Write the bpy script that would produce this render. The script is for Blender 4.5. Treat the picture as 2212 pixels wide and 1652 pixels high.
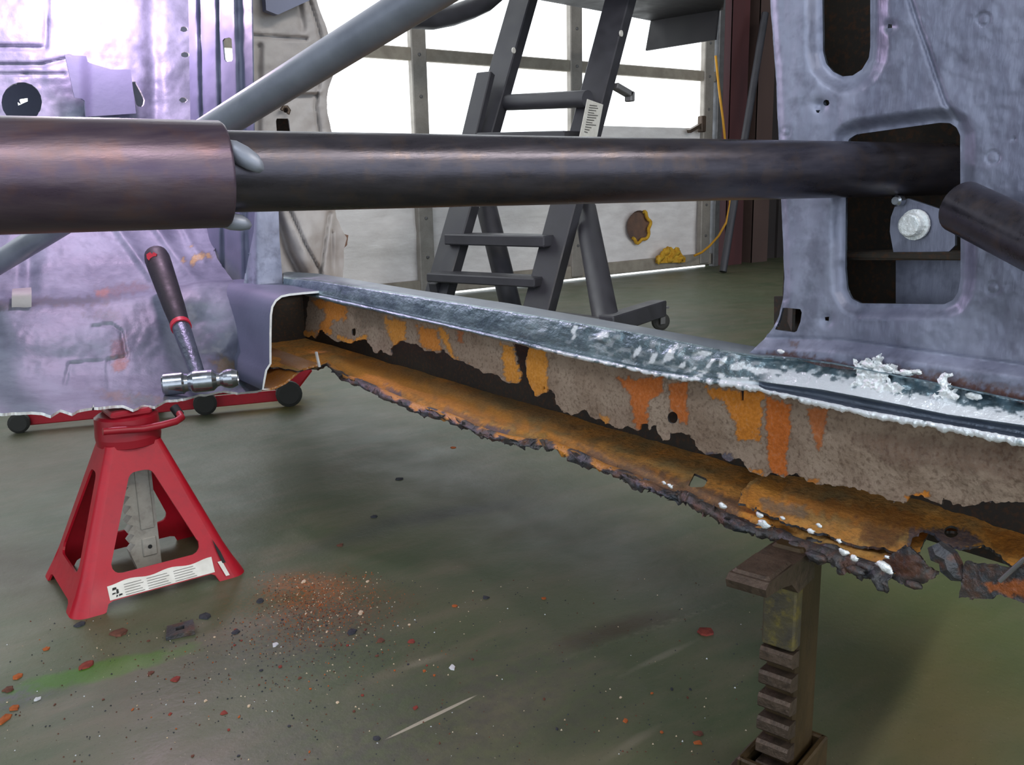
import bpy, math, random
import numpy as np
from mathutils import Vector, Matrix
random.seed(4)
RNG = np.random.default_rng(7)
for o in list(bpy.data.objects): bpy.data.objects.remove(o)
SC = bpy.context.scene
COL = SC.collection
PI = math.pi

# ------------------------------------------------------------------ camera
CAM_H, FPX = .70, 1940.
PHI, TH, RO = [math.radians(a) for a in (36.6, 12.6, -1.25)]
_r = np.array([math.cos(PHI), -math.sin(PHI), 0]); _fh = np.array([math.sin(PHI), math.cos(PHI), 0]); _up = np.array([0, 0, 1.])
FW = _fh*math.cos(TH)-_up*math.sin(TH); _dn = -_up*math.cos(TH)-_fh*math.sin(TH)
RT = _r*math.cos(RO)-_dn*math.sin(RO); DN = _r*math.sin(RO)+_dn*math.cos(RO)
CP = np.array([0, 0, CAM_H])
cd = bpy.data.cameras.new('camera'); cam = bpy.data.objects.new('camera', cd); COL.objects.link(cam)
cd.sensor_width = 36; cd.lens = FPX/2212*36; cd.clip_start = .02; cd.clip_end = 200
m = Matrix(((RT[0], -DN[0], -FW[0]), (RT[1], -DN[1], -FW[1]), (RT[2], -DN[2], -FW[2])))
cam.matrix_world = Matrix.Translation(CP) @ m.to_4x4()
SC.camera = cam

# ------------------------------------------------------------------ world, lights, exposure
w = bpy.data.worlds.new('world'); SC.world = w; w.use_nodes = True
w.node_tree.nodes['Background'].inputs[0].default_value = (.80, .90, 1, 1)
w.node_tree.nodes['Background'].inputs[1].default_value = 1.9
SC.view_settings.view_transform = 'Standard'; SC.view_settings.look = 'None'
SC.view_settings.exposure = .15; SC.view_settings.gamma = 1; SC.view_settings.use_curve_mapping = False

def area(name, loc, target, sx, sy, power, col):
    l = bpy.data.lights.new(name, 'AREA'); l.shape = 'RECTANGLE'; l.size = sx; l.size_y = sy; l.energy = power; l.color = col
    o = bpy.data.objects.new(name, l); COL.objects.link(o); o.location = loc
    o.rotation_euler = (Vector(target)-Vector(loc)).to_track_quat('-Z', 'Y').to_euler(); return o
area('ceiling_light', (1.75, -2.0, 3.4), (1.2, .3, .6), 3.0, .18, 95, (1, .94, .86))
area('ceiling_light', (-1.6, .2, 3.5), (.5, 1.0, 0), 2.4, 1.2, 45, (.86, .92, 1))
wl = bpy.data.lights.new('flare_glow_light', 'POINT'); wl.energy = 17; wl.color = (1.0, .70, .98); wl.shadow_soft_size = .05  # added unseen lamp: its pink light on the firewall replaces lens flare glow
wo = bpy.data.objects.new('flare_glow_light', wl); COL.objects.link(wo)

# ------------------------------------------------------------------ helpers: photo rays onto real planes
def onv(ax, c, x, y):
    x = np.asarray(x, float); y = np.asarray(y, float)
    d = FW+RT*((x-1106)/FPX)[..., None]+DN*((y-826)/FPX)[..., None]
    i = 'XYZ'.index(ax)
    return CP+d*((np.asarray(c, float)-CP[i])/d[..., i])[..., None]
def on(ax, c, x, y): return onv(ax, c, np.array(x), np.array(y))
def onp(p0, n, x, y):
    d = FW+RT*(x-1106)/FPX+DN*(y-826)/FPX
    return CP+d*(((np.asarray(p0)-CP)@n)/(d@n))
def atd(x, y, dep): return CP+(FW+RT*(x-1106)/FPX+DN*(y-826)/FPX)*dep
wo.location = on('Y', 2.35, 215, -70)

def _h(ix, iy, s):
    n = (ix.astype(np.int64)*374761393+iy.astype(np.int64)*668265263+s*974711) & 0x7fffffff
    n = ((n ^ (n >> 13))*1274126177) & 0x7fffffff
    return ((n ^ (n >> 16)) & 0xffff)/65535.
def vn(x, y, s=0):
    ix = np.floor(x); iy = np.floor(y); fx = x-ix; fy = y-iy
    fx = fx*fx*(3-2*fx); fy = fy*fy*(3-2*fy)
    a = _h(ix, iy, s); b = _h(ix+1, iy, s); c = _h(ix, iy+1, s); d = _h(ix+1, iy+1, s)
    return (a*(1-fx)+b*fx)*(1-fy)+(c*(1-fx)+d*fx)*fy-.5
def fbm(x, y, s=0, o=4):
    t = 0; a = 1.
    for k in range(o): t = t+a*vn(x*2**k, y*2**k, s+k*17); a *= .5
    return t
def sst(a, b, x):
    t = np.clip((x-a)/(b-a), 0, 1); return t*t*(3-2*t)

def sdpoly(x, y, poly, r=0):
    P = np.asarray(poly, float)
    x = np.asarray(x, float).ravel(); y = np.asarray(y, float).ravel()
    out = np.empty(len(x))
    A = P; B = np.roll(P, -1, 0); E = B-A; EE = (E**2).sum(1)+1e-9
    for k in range(0, len(x), 20000):
        X = x[k:k+20000, None]; Y = y[k:k+20000, None]
        wx = X-A[:, 0]; wy = Y-A[:, 1]
        t = np.clip((wx*E[:, 0]+wy*E[:, 1])/EE, 0, 1)
        d = ((wx-E[:, 0]*t)**2+(wy-E[:, 1]*t)**2).min(1)
        c = ((A[:, 1] > Y) != (B[:, 1] > Y)) & (X < (B[:, 0]-A[:, 0])*(Y-A[:, 1])/(B[:, 1]-A[:, 1]+1e-12)+A[:, 0])
        ins = c.sum(1) % 2 == 1
        out[k:k+20000] = np.where(ins, -1, 1)*np.sqrt(d)
    return out-r
def sdline(x, y, pts):
    P = np.asarray(pts, float); A = P[:-1]; E = P[1:]-A; EE = (E**2).sum(1)+1e-9
    x = np.asarray(x).ravel(); y = np.asarray(y).ravel(); out = np.empty(len(x))
    for k in range(0, len(x), 20000):
        wx = x[k:k+20000, None]-A[:, 0]; wy = y[k:k+20000, None]-A[:, 1]
        t = np.clip((wx*E[:, 0]+wy*E[:, 1])/EE, 0, 1)
        out[k:k+20000] = np.sqrt(((wx-E[:, 0]*t)**2+(wy-E[:, 1]*t)**2).min(1))
    return out

# ------------------------------------------------------------------ helpers: objects
def wloc(o):
    p = np.zeros(3)
    while o is not None: p = p+np.array(o.location); o = o.parent
    return p
def tag(o, label=None, cat=None, group=None, kind=None):
    if label: o['label'] = label
    if cat: o['category'] = cat
    if group: o['group'] = group
    if kind: o['kind'] = kind
    return o
def empty(name, loc, label=None, cat=None, group=None, kind=None):
    o = bpy.data.objects.new(name, None); COL.objects.link(o); o.location = [float(a) for a in loc]; o.empty_display_size = .1
    return tag(o, label, cat, group, kind)
def link(name, V, Fc, mats, parent=None, mi=None, smooth=True, loc=None, tint=None):
    V = np.asarray(V, float)
    base = wloc(parent) if parent is not None else np.zeros(3)
    l = np.zeros(3) if loc is None else np.asarray(loc, float)-base
    me = bpy.data.meshes.new(name)
    me.from_pydata((V-base-l).tolist(), [], [list(map(int, f)) for f in Fc])
    for mt in (mats if isinstance(mats, (list, tuple)) else [mats]): me.materials.append(mt)
    n = len(me.polygons)
    if mi is not None: me.polygons.foreach_set('material_index', np.asarray(mi, np.int32)[:n])
    sm = np.full(n, bool(smooth)) if np.isscalar(smooth) else np.asarray(smooth, bool)
    me.polygons.foreach_set('use_smooth', sm)
    if tint is None: tint = np.zeros((len(V), 4))
    if True:
        a = me.color_attributes.new('tint', 'FLOAT_COLOR', 'POINT'); a.data.foreach_set('color', np.asarray(tint, np.float32).ravel())
    me.update()
    o = bpy.data.objects.new(name, me); COL.objects.link(o); o.parent = parent; o.location = l
    return o

class MB:
    def __init__(s): s.V = []; s.F = []; s.S = []; s.M = []; s.n = 0
    def add(s, V, F, smooth=False, mi=0):
        V = np.asarray(V, float).reshape(-1, 3); s.V.append(V)
        for k, f in enumerate(F):
            s.F.append([int(i)+s.n for i in f]); s.S.append(smooth if np.isscalar(smooth) else smooth[k]); s.M.append(mi)
        s.n += len(V); return s
    def box(s, c, size, R=None, bev=.0, mi=0):
        hx, hy, hz = [a/2 for a in size]; b = min(bev, hx*.9, hy*.9, hz*.9)
        if b <= 0:
            P = [(x*hx, y*hy, z*hz) for z in (-1, 1) for x, y in ((-1, -1), (1, -1), (1, 1), (-1, 1))]
            F = [(3, 2, 1, 0), (4, 5, 6, 7), (0, 1, 5, 4), (1, 2, 6, 5), (2, 3, 7, 6), (3, 0, 4, 7)]
        else:
            ring = [(-hx+b, -hy), (hx-b, -hy), (hx, -hy+b), (hx, hy-b), (hx-b, hy), (-hx+b, hy), (-hx, hy-b), (-hx, -hy+b)]
            k = 1-b/max(hx, hy)*1.0
            lv = [(-hz, b), (-hz+b, 0), (hz-b, 0), (hz, b)]; P = []
            for z, ins in lv:
                for x, y in ring: P.append((x-math.copysign(min(ins, abs(x)), x), y-math.copysign(min(ins, abs(y)), y), z))
            F = [tuple(range(7, -1, -1)), tuple(range(24, 32))]
            for l in range(3):
                for i in range(8): F.append((l*8+i, l*8+(i+1) % 8, (l+1)*8+(i+1) % 8, (l+1)*8+i))
        P = np.array(P)
        if R is not None: P = P@np.asarray(R).T
        return s.add(P+np.asarray(c), F, False, mi)
    def bar(s, a, b, w, h, up=(0, 0, 1), bev=0., mi=0):   # box from a to b
        a = np.asarray(a, float); b = np.asarray(b, float); z = b-a; L = np.linalg.norm(z); z = z/L
        x = np.cross(up, z)
        if np.linalg.norm(x) < 1e-4: x = np.cross((1, 0, 0), z)
        x /= np.linalg.norm(x); y = np.cross(z, x)
        return s.box((a+b)/2, (w, h, L), np.stack([x, y, z], 1), bev, mi)
    def tube(s, pts, rad, n=16, caps=True, mi=0, smooth=True):
        P = np.asarray(pts, float); k = len(P); rr = np.full(k, rad) if np.isscalar(rad) else np.asarray(rad, float)
        T = np.gradient(P, axis=0) if k > 2 else np.array([P[1]-P[0]]*2)
        T = T/np.linalg.norm(T, axis=1)[:, None]
        u = np.cross(T[0], (0.123, .2, 1.)); u /= np.linalg.norm(u); V = []
        for i in range(k):
            u = u-T[i]*(u@T[i]); u /= np.linalg.norm(u); v = np.cross(T[i], u)
            an = np.arange(n)*2*PI/n
            V.append(P[i]+rr[i]*(np.cos(an)[:, None]*u+np.sin(an)[:, None]*v))
        F = [(i*n+j, i*n+(j+1) % n, (i+1)*n+(j+1) % n, (i+1)*n+j) for i in range(k-1) for j in range(n)]
        S = [smooth]*len(F)
        s.add(np.concatenate(V), F, S, mi)
        if caps:
            s.add(V[0], [tuple(range(n-1, -1, -1))], False, mi); s.add(V[-1], [tuple(range(n))], False, mi)
        return s
    def prism(s, poly, vec, mi=0):    # 3D polygon extruded
        P = np.asarray(poly, float); n = len(P); V = np.concatenate([P, P+np.asarray(vec, float)])
        F = [tuple(range(n-1, -1, -1)), tuple(range(n, 2*n))]+[(i, (i+1) % n, n+(i+1) % n, n+i) for i in range(n)]
        return s.add(V, F, False, mi)
    def lathe(s, c, axis, prof, n=20, mi=0, smooth=True):   # prof: (along, radius)
        c = np.asarray(c, float); a = np.asarray(axis, float); a = a/np.linalg.norm(a)
        u = np.cross(a, (.1, .3, 1)); u /= np.linalg.norm(u); v = np.cross(a, u); an = np.arange(n)*2*PI/n
        for i in range(len(prof)-1):
            (t0, r0), (t1, r1) = prof[i], prof[i+1]
            V = np.concatenate([c+a*t+r*(np.cos(an)[:, None]*u+np.sin(an)[:, None]*v) for t, r in ((t0, r0), (t1, r1))])
            s.add(V, [(j, (j+1) % n, n+(j+1) % n, n+j) for j in range(n)], smooth, mi)
        return s
    def blob(s, c, rad, seed=0, squash=(1, 1, 1), lumpy=.25, mi=0):
        V = []; F = []; nu, nv = 10, 6
        for i in range(nv+1):
            for j in range(nu):
                a = PI*i/nv; b = 2*PI*j/nu
                V.append((math.sin(a)*math.cos(b), math.sin(a)*math.sin(b), math.cos(a)))
        V = np.array(V); q = 1+lumpy*2*vn(V[:, 0]*2+seed*3.1, V[:, 1]*2+V[:, 2]*1.7+seed, seed)
        V = V*q[:, None]*rad*np.asarray(squash)+np.asarray(c)
        for i in range(nv):
            for j in range(nu): F.append((i*nu+j, (i+1)*nu+j, (i+1)*nu+(j+1) % nu, i*nu+(j+1) % nu))
        return s.add(V, F, True, mi)
    def build(s, name, mats, parent=None, loc=None, **kw):
        o = link(name, np.concatenate(s.V), s.F, mats, parent, s.M, s.S, loc)
        return tag(o, **kw) if kw else o

def solid(V, F, thick):   # thicken a quad sheet; rims have their own vertices
    V = np.asarray(V, float); F = np.asarray(F)
    fn = np.cross(V[F[:, 2]]-V[F[:, 0]], V[F[:, 3]]-V[F[:, 1]])
    N = np.zeros_like(V)
    for k in range(4): np.add.at(N, F[:, k], fn)
    N /= np.linalg.norm(N, axis=1)[:, None]+1e-12
    # side that faces the viewpoint-independent first side: keep as front
    B = V-N*thick; n = len(V)
    E = np.concatenate([F[:, [k, (k+1) % 4]] for k in range(4)])
    key = np.sort(E, 1); kk = key[:, 0]*n+key[:, 1]
    _, inv, cnt = np.unique(kk, return_inverse=True, return_counts=True)
    E = E[cnt[inv] == 1]
    rv = np.concatenate([V[E[:, 0]], V[E[:, 1]], B[E[:, 1]], B[E[:, 0]]]); q = len(E)
    rf = 2*n+np.stack([np.arange(q)+q, np.arange(q), np.arange(q)+3*q, np.arange(q)+2*q], 1)
    V2 = np.concatenate([V, B, rv]); F2 = np.concatenate([F, F[:, ::-1]+n, rf])
    mi = np.concatenate([np.zeros(2*len(F), int), np.ones(q, int)])
    src = np.concatenate([np.arange(n), np.arange(n), E[:, 0], E[:, 1], E[:, 1], E[:, 0]])
    return V2, F2, mi, src

def sheetgeo(sdf, bounds, step):
    x0, y0, x1, y1 = bounds
    xs = np.arange(x0, x1+step, step); ys = np.arange(y0, y1+step, step)
    X, Y = np.meshgrid(xs, ys); X = X.ravel(); Y = Y.ravel(); nx = len(xs); ny = len(ys)
    S = sdf(X, Y)
    I, J = np.meshgrid(np.arange(nx-1), np.arange(ny-1)); b = (J*nx+I).ravel()
    F = np.stack([b, b+1, b+nx+1, b+nx], 1)
    F = F[(S[F] < 0).any(1)]
    used = np.unique(F); mp = -np.ones(len(X), int); mp[used] = np.arange(len(used)); F = mp[F]; X = X[used]; Y = Y[used]; S = S[used]
    o = np.where(S > 0)[0]; e = step*.15
    for it in range(4):
        if len(o) == 0: break
        s0 = sdf(X[o], Y[o]); gx = (sdf(X[o]+e, Y[o])-sdf(X[o]-e, Y[o]))/(2*e); gy = (sdf(X[o], Y[o]+e)-sdf(X[o], Y[o]-e))/(2*e)
        g2 = np.maximum(gx*gx+gy*gy, .25); X[o] -= np.clip(s0*gx/g2, -step, step); Y[o] -= np.clip(s0*gy/g2, -step, step)
    return X, Y, F

def tints(X, Y, patches, base=None):
    T = np.zeros((len(X), 4))
    for k, (poly, rgb, a, soft, rough) in enumerate(patches):
        d = sdpoly(X, Y, poly)+fbm(X/rough, Y/rough, 91+k, 4)*rough*1.5
        al = (1-sst(-soft, soft, d))*a
        T[:, :3] = T[:, :3]*(1-al[:, None])+np.array(rgb)*al[:, None]; T[:, 3] = np.maximum(T[:, 3], al)
    z = T[:, 3] > 1e-4
    return T

def sheet(name, mats, parent, poly, fmap, step=4, holes=(), jag=0, jagw=12, thick=.002, patches=(), seed=1, bounds=None, extra=None, loc=None):
    P = np.asarray(poly, float)
    def sdf(x, y):
        s = sdpoly(x, y, P)
        if jag: s = s+fbm(x/jagw, y/jagw, seed, 4)*jag
        for hp, r in holes: s = np.maximum(s, -sdpoly(x, y, hp, r))
        if extra is not None: s = np.maximum(s, extra(x, y))
        return s
    if bounds is None: bounds = (P[:, 0].min()-jag, P[:, 1].min()-jag, P[:, 0].max()+jag, P[:, 1].max()+jag)
    X, Y, F = sheetgeo(sdf, bounds, step)
    V = fmap(X, Y)
    # orient towards the side the camera stands on
    fn = np.cross(V[F[:, 2]]-V[F[:, 0]], V[F[:, 3]]-V[F[:, 1]]); c = V[F].mean(1)
    if ((fn*(CP-c)).sum(1) < 0).mean() > .5: F = F[:, ::-1]
    T = tints(X, Y, patches) if len(patches) else None
    V2, F2, mi, src = solid(V, F, thick)
    sm = np.concatenate([np.ones((mi == 0).sum(), bool), np.zeros((mi == 1).sum(), bool)])
    return link(name, V2, F2, mats if isinstance(mats, (list, tuple)) else [mats, mats], parent, mi, sm, loc, None if T is None else T[src])

def loft(name, mats, parent, rows, closed=False, thick=0, smooth=True, tint=None):   # rows: (m, n, 3)
    G = np.asarray(rows, float); a, b = G.shape[:2]; V = G.reshape(-1, 3)
    I, J = np.meshgrid(np.arange(b-1), np.arange(a-1)); k = (J*b+I).ravel()
    F = np.stack([k, k+1, k+b+1, k+b], 1)
    fn = np.cross(V[F[:, 2]]-V[F[:, 0]], V[F[:, 3]]-V[F[:, 1]]); c = V[F].mean(1)
    if ((fn*(CP-c)).sum(1) < 0).mean() > .5: F = F[:, ::-1]
    if thick:
        V2, F2, mi, src = solid(V, F, thick)
        sm = np.concatenate([np.full((mi == 0).sum(), smooth), np.zeros((mi == 1).sum(), bool)])
        return link(name, V2, F2, mats if isinstance(mats, (list, tuple)) else [mats, mats], parent, mi, sm, None, None if tint is None else tint[src])
    return link(name, V, F, mats, parent, None, smooth, None, tint)

# ------------------------------------------------------------------ materials
def srgb(h):
    if isinstance(h, str): c = [int(h[i:i+2], 16)/255 for i in (0, 2, 4)]
    else: c = h
    return tuple(((a+.055)/1.055)**2.4 if a > .04045 else a/12.92 for a in c)
def mat(name, c1, c2=None, *a, painted_glint=False, **k):
    mt = mat0(name, c1, c2, *a, **k)
    if painted_glint:
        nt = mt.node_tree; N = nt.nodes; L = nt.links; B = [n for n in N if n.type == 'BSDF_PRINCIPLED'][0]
        at = N.new('ShaderNodeAttribute'); at.attribute_name = 'painted_glint'
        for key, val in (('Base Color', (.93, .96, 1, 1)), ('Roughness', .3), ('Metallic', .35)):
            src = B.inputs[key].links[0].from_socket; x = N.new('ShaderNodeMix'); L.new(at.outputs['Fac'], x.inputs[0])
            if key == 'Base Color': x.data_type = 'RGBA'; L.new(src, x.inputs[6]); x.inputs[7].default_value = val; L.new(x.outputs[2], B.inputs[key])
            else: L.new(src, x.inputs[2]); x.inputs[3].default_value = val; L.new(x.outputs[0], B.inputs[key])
    return mt
def mat0(name, c1, c2=None, rough=.5, metal=0., scale=8., stretch=(1, 1, 1), bump=0., bscale=60., speck=0., spcol=None, spscale=140., rvar=.10,
        rust=0., rustcol='8a4a1e', emit=0., lo=.35, hi=.65, tintrough=None, spec=.5):
    mt = bpy.data.materials.new(name); mt.use_nodes = True; nt = mt.node_tree; N = nt.nodes; L = nt.links; N.clear()
    out = N.new('ShaderNodeOutputMaterial'); B = N.new('ShaderNodeBsdfPrincipled'); L.new(B.outputs[0], out.inputs[0])
    B.inputs['Specular IOR Level'].default_value = spec
    tc = N.new('ShaderNodeTexCoord'); mp = N.new('ShaderNodeMapping'); mp.inputs['Scale'].default_value = stretch; L.new(tc.outputs['Object'], mp.inputs[0])
    def noise(sc, det=5, vec=mp.outputs[0]):
        n = N.new('ShaderNodeTexNoise'); n.inputs['Scale'].default_value = sc; n.inputs['Detail'].default_value = det; n.inputs['Roughness'].default_value = .6
        L.new(vec, n.inputs['Vector']); return n.outputs[0]
    def rng(v, a, b, c=0., d=1.):
        r = N.new('ShaderNodeMapRange'); r.inputs[1].default_value = a; r.inputs[2].default_value = b; r.inputs[3].default_value = c; r.inputs[4].default_value = d
        L.new(v, r.inputs[0]); return r.outputs[0]
    def mix(f, a, b):
        x = N.new('ShaderNodeMix'); x.data_type = 'RGBA'
        if isinstance(f, (int, float)): x.inputs[0].default_value = f
        else: L.new(f, x.inputs[0])
        for v, i in ((a, 6), (b, 7)):
            if isinstance(v, tuple): x.inputs[i].default_value = (*v, 1)
            else: L.new(v, x.inputs[i])
        return x.outputs[2]
    def mul(a, b):
        x = N.new('ShaderNodeMath'); x.operation = 'MULTIPLY'
        for v, i in ((a, 0), (b, 1)):
            if isinstance(v, (int, float)): x.inputs[i].default_value = v
            else: L.new(v, x.inputs[i])
        return x.outputs[0]
    A = srgb(c1); n1 = noise(scale)
    col = mix(rng(n1, lo, hi), A, srgb(c2)) if c2 else mix(0., A, A)
    if speck:
        col = mix(mul(rng(noise(spscale, 3, tc.outputs['Object']), .5, .66), speck), col, srgb(spcol or '000000'))
    at = N.new('ShaderNodeAttribute'); at.attribute_name = 'tint'
    fine = noise(220, 3, tc.outputs['Object'])
    ta = mul(at.outputs['Alpha'], rng(fine, .25, .5, .55, 1.))
    tcol = mix(rng(fine, .4, .62), at.outputs['Color'], srgb('6b3c14'))
    tcol = mix(.35, at.outputs['Color'], tcol)
    col = mix(ta, col, tcol)
    met = metal; ro = rng(n1, .3, .7, max(rough-rvar, .02), min(rough+rvar, 1.))
    if rust:
        rn = rng(noise(scale*1.7, 7, tc.outputs['Object']), .62-rust*.25, .72-rust*.25)
        col = mix(rn, col, srgb(rustcol)); inv = rng(rn, 0, 1, 1, .0); metn = mul(inv, metal)
        ro = mix(rn, ro, (.9, .9, .9)) if False else ro
        L.new(metn, B.inputs['Metallic'])
    else:
        inv = rng(at.outputs['Alpha'], 0, 1, metal, 0.); L.new(inv, B.inputs['Metallic'])
    if tintrough is not None:
        mx = N.new('ShaderNodeMix'); L.new(at.outputs['Alpha'], mx.inputs[0]); L.new(ro, mx.inputs[2]); mx.inputs[3].default_value = tintrough; ro = mx.outputs[0]
    L.new(ro, B.inputs['Roughness']); L.new(col, B.inputs['Base Color'])
    if emit:
        L.new(col, B.inputs['Emission Color']); B.inputs['Emission Strength'].default_value = emit
    if bump:
        bp = N.new('ShaderNodeBump'); bp.inputs['Strength'].default_value = bump; bp.inputs['Distance'].default_value = .01
        L.new(noise(bscale, 5), bp.inputs['Height']); L.new(bp.outputs[0], B.inputs['Normal'])
    return mt

M = {}
M['steel_tube'] = mat('dark_tube_steel', '413e46', '524e56', .33, .75, 14, (1, 6, 6), .04, 90, .25, '6a5748', 60)
M['steel_sleeve'] = mat('sleeve_steel', '57495a', '6a5c66', .36, .7, 14, (1, 6, 6), .04, 90, .3, '7d5a4c', 50)
M['rail_steel'] = mat('grey_tube_steel', '7a7e8a', '8c909c', .42, .3, 12, (1, 1, 1), .03, 90)
M['body'] = mat('bare_body_steel', '6e7186', 'a2a5ba', .45, .3, 9, (1, 1, .3), .10, 120, .4, '4b4c5c', 38)
M['cut'] = mat('fresh_cut_steel', 'e8ecf0', 'ffffff', .35, .3, 60)
M['ground'] = mat('ground_bare_steel', '6f818c', '98abb2', .34, .75, 26, (1, .6, 1), .35, 70, .25, '3f5058', 70, painted_glint=True)
M['ground_top'] = mat('dull_sill_edge', '6c747e', '7d8690', .5, .3, 20)
M['ground_dark'] = mat('ground_dark_steel', '5d6572', '7b8494', .38, .8, 30, (1, .4, 1), .2, 160)
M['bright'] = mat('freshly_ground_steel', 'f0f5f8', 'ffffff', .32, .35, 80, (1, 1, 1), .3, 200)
M['web'] = mat('grey_corroded_steel', '87715f', '9a8674', .85, .05, 18, (1, 1, 1), .35, 160, .6, '5c4638', 190, tintrough=.95)
M['tray'] = mat('orange_rusted_steel', 'dc9036', '9c7c48', .9, .0, 14, (1, 1, 1), .35, 150, .55, '6a4a26', 150)
M['torn'] = mat('torn_dark_steel', '42474f', '57504c', .45, .5, 22, (1, 1, 1), .4, 90, .4, '7a4522', 60)
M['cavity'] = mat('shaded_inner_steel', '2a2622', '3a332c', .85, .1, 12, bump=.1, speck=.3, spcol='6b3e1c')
M['floorpan'] = mat('painted_floor_steel', '5c6072', '84889a', .52, .1, 7, (1, 1, 1), .10, 90, .3, '565a6a', 36)
M['kick'] = mat('blue_grey_body_steel', '5e6278', '6a6e84', .5, .1, 5, bump=.06)
M['fender'] = mat('beige_primer', '989291', 'aca7a5', .6, 0, 6, bump=.06, speck=.2, spcol='8a827e', spscale=40)
M['black'] = mat('black_rubber', '17151a', '1f1c21', .6, 0, 30, bump=.1)
M['redring'] = mat('red_plastic', 'c02338', None, .4)
M['chrome'] = mat('polished_steel', '9a9ea6', 'b0b4bc', .22, .95, 40)
M['redpaint'] = mat('red_stand_paint', 'a80c22', 'b51227', .42, 0, 9, bump=.03, speck=.2, spcol='7a0f20', spscale=70)
M['darkred'] = mat('dark_red_paint', '8f1424', 'a01828', .4, 0, 9)
M['postgrey'] = mat('cast_grey_post', 'b9b5ab', 'a39e95', .55, .2, 20, bump=.1, speck=.3, spcol='6b6258', spscale=60)
M['sticker'] = mat('white_sticker', 'e8e4dc', 'd8d3ca', .6, 0, 40)
M['print'] = mat('dark_print', '6d6a66', None, .7)
M['printblack'] = mat('black_print', '1c1c1c', None, .7)
M['castdark'] = mat('worn_cast_steel', '4b3f36', '5c4c40', .48, .5, 24, bump=.3, bscale=90, speck=.5, spcol='2c2520')
M['postbrown'] = mat('worn_brown_bar', '382b18', '4c3a20', .5, .3, 20, (1, 1, .3), .15, 90, .4, '2d2417', 50)
M['worn_yellow'] = mat('worn_yellow_paint', '5a5236', '453f38', .55, .3, 30, bump=.2, speck=.4, spcol='8a7a2c', spscale=70)
M['ladder'] = mat('grey_ladder_paint', '37363b', '403f45', .5, .05, 10)
M['platform'] = mat('dark_platform_paint', '1e1c1f', '262428', .6, 0, 10)
M['rubber'] = mat('caster_rubber', '24231f', '2d2c28', .7, 0, 20)
M['alu'] = mat('door_frame_metal', '9b948c', '8b857e', .5, .2, 10, speck=.2, spcol='6b655e')
M['oldframe'] = mat('door_rail_metal', 'a39a8c', '8d8478', .55, .1, 12)
M['maroon'] = mat('maroon_paint', '4a2a2c', '572f30', .7, 0, 6, (1, 1, .2))
M['brownpaint'] = mat('brown_panel_paint', '4c3a36', '57433d', .7, 0, 6, (1, 1, .2))
M['darkwall'] = mat('dark_wall_sheet', '2c2626', '342d2c', .8, 0, 6)
M['pipe'] = mat('grey_pipe_metal', '7c7a7a', '6a6868', .45, .5, 12)
M['yellow'] = mat('yellow_cord', 'c98f1e', None, .6)
M['foam'] = mat('yellow_foam', 'd9b03a', 'c08a22', .9, 0, 30, bump=.5, bscale=40)
M['hole'] = mat('dark_hole_edge', '7a5a48', '5a4a44', .8)
M['wall'] = mat('shop_wall_paint', '8f8f92', '9a9a9c', .8, 0, 3)
M['flakes'] = [mat('rust_flake_'+n, a, b, .9, 0, 80) for n, a, b in (('brown', '6e4030', '56352a'), ('orange', 'b4602a', '9a4a20'), ('dark', '3b3c44', '2d2d33'), ('pale', 'd8c6ac', 'c4a684'), ('red', '8f3a2c', '74302a'), ('white', 'dcdcdc', 'c8c8cc'))]

# bright translucent panes: daylight through them
def pane_mat(name, col, s):
    mt = bpy.data.materials.new(name); mt.use_nodes = True; nt = mt.node_tree; B = nt.nodes['Principled BSDF']
    B.inputs['Base Color'].default_value = (.8, .82, .84, 1); B.inputs['Roughness'].default_value = .4
    B.inputs['Emission Color'].default_value = (*col, 1); B.inputs['Emission Strength'].default_value = s
    return mt
M['pane'] = pane_mat('daylit_pane', (.93, .98, 1), 1.9)
M['gap'] = pane_mat('daylight_gap', (.95, .98, 1), 1.4)
M['foil'] = mat('silver_foil_insulation', 'efeae8', 'e0dad8', .45, .0, 6, (1, 1, 3), .5, 14)

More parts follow.
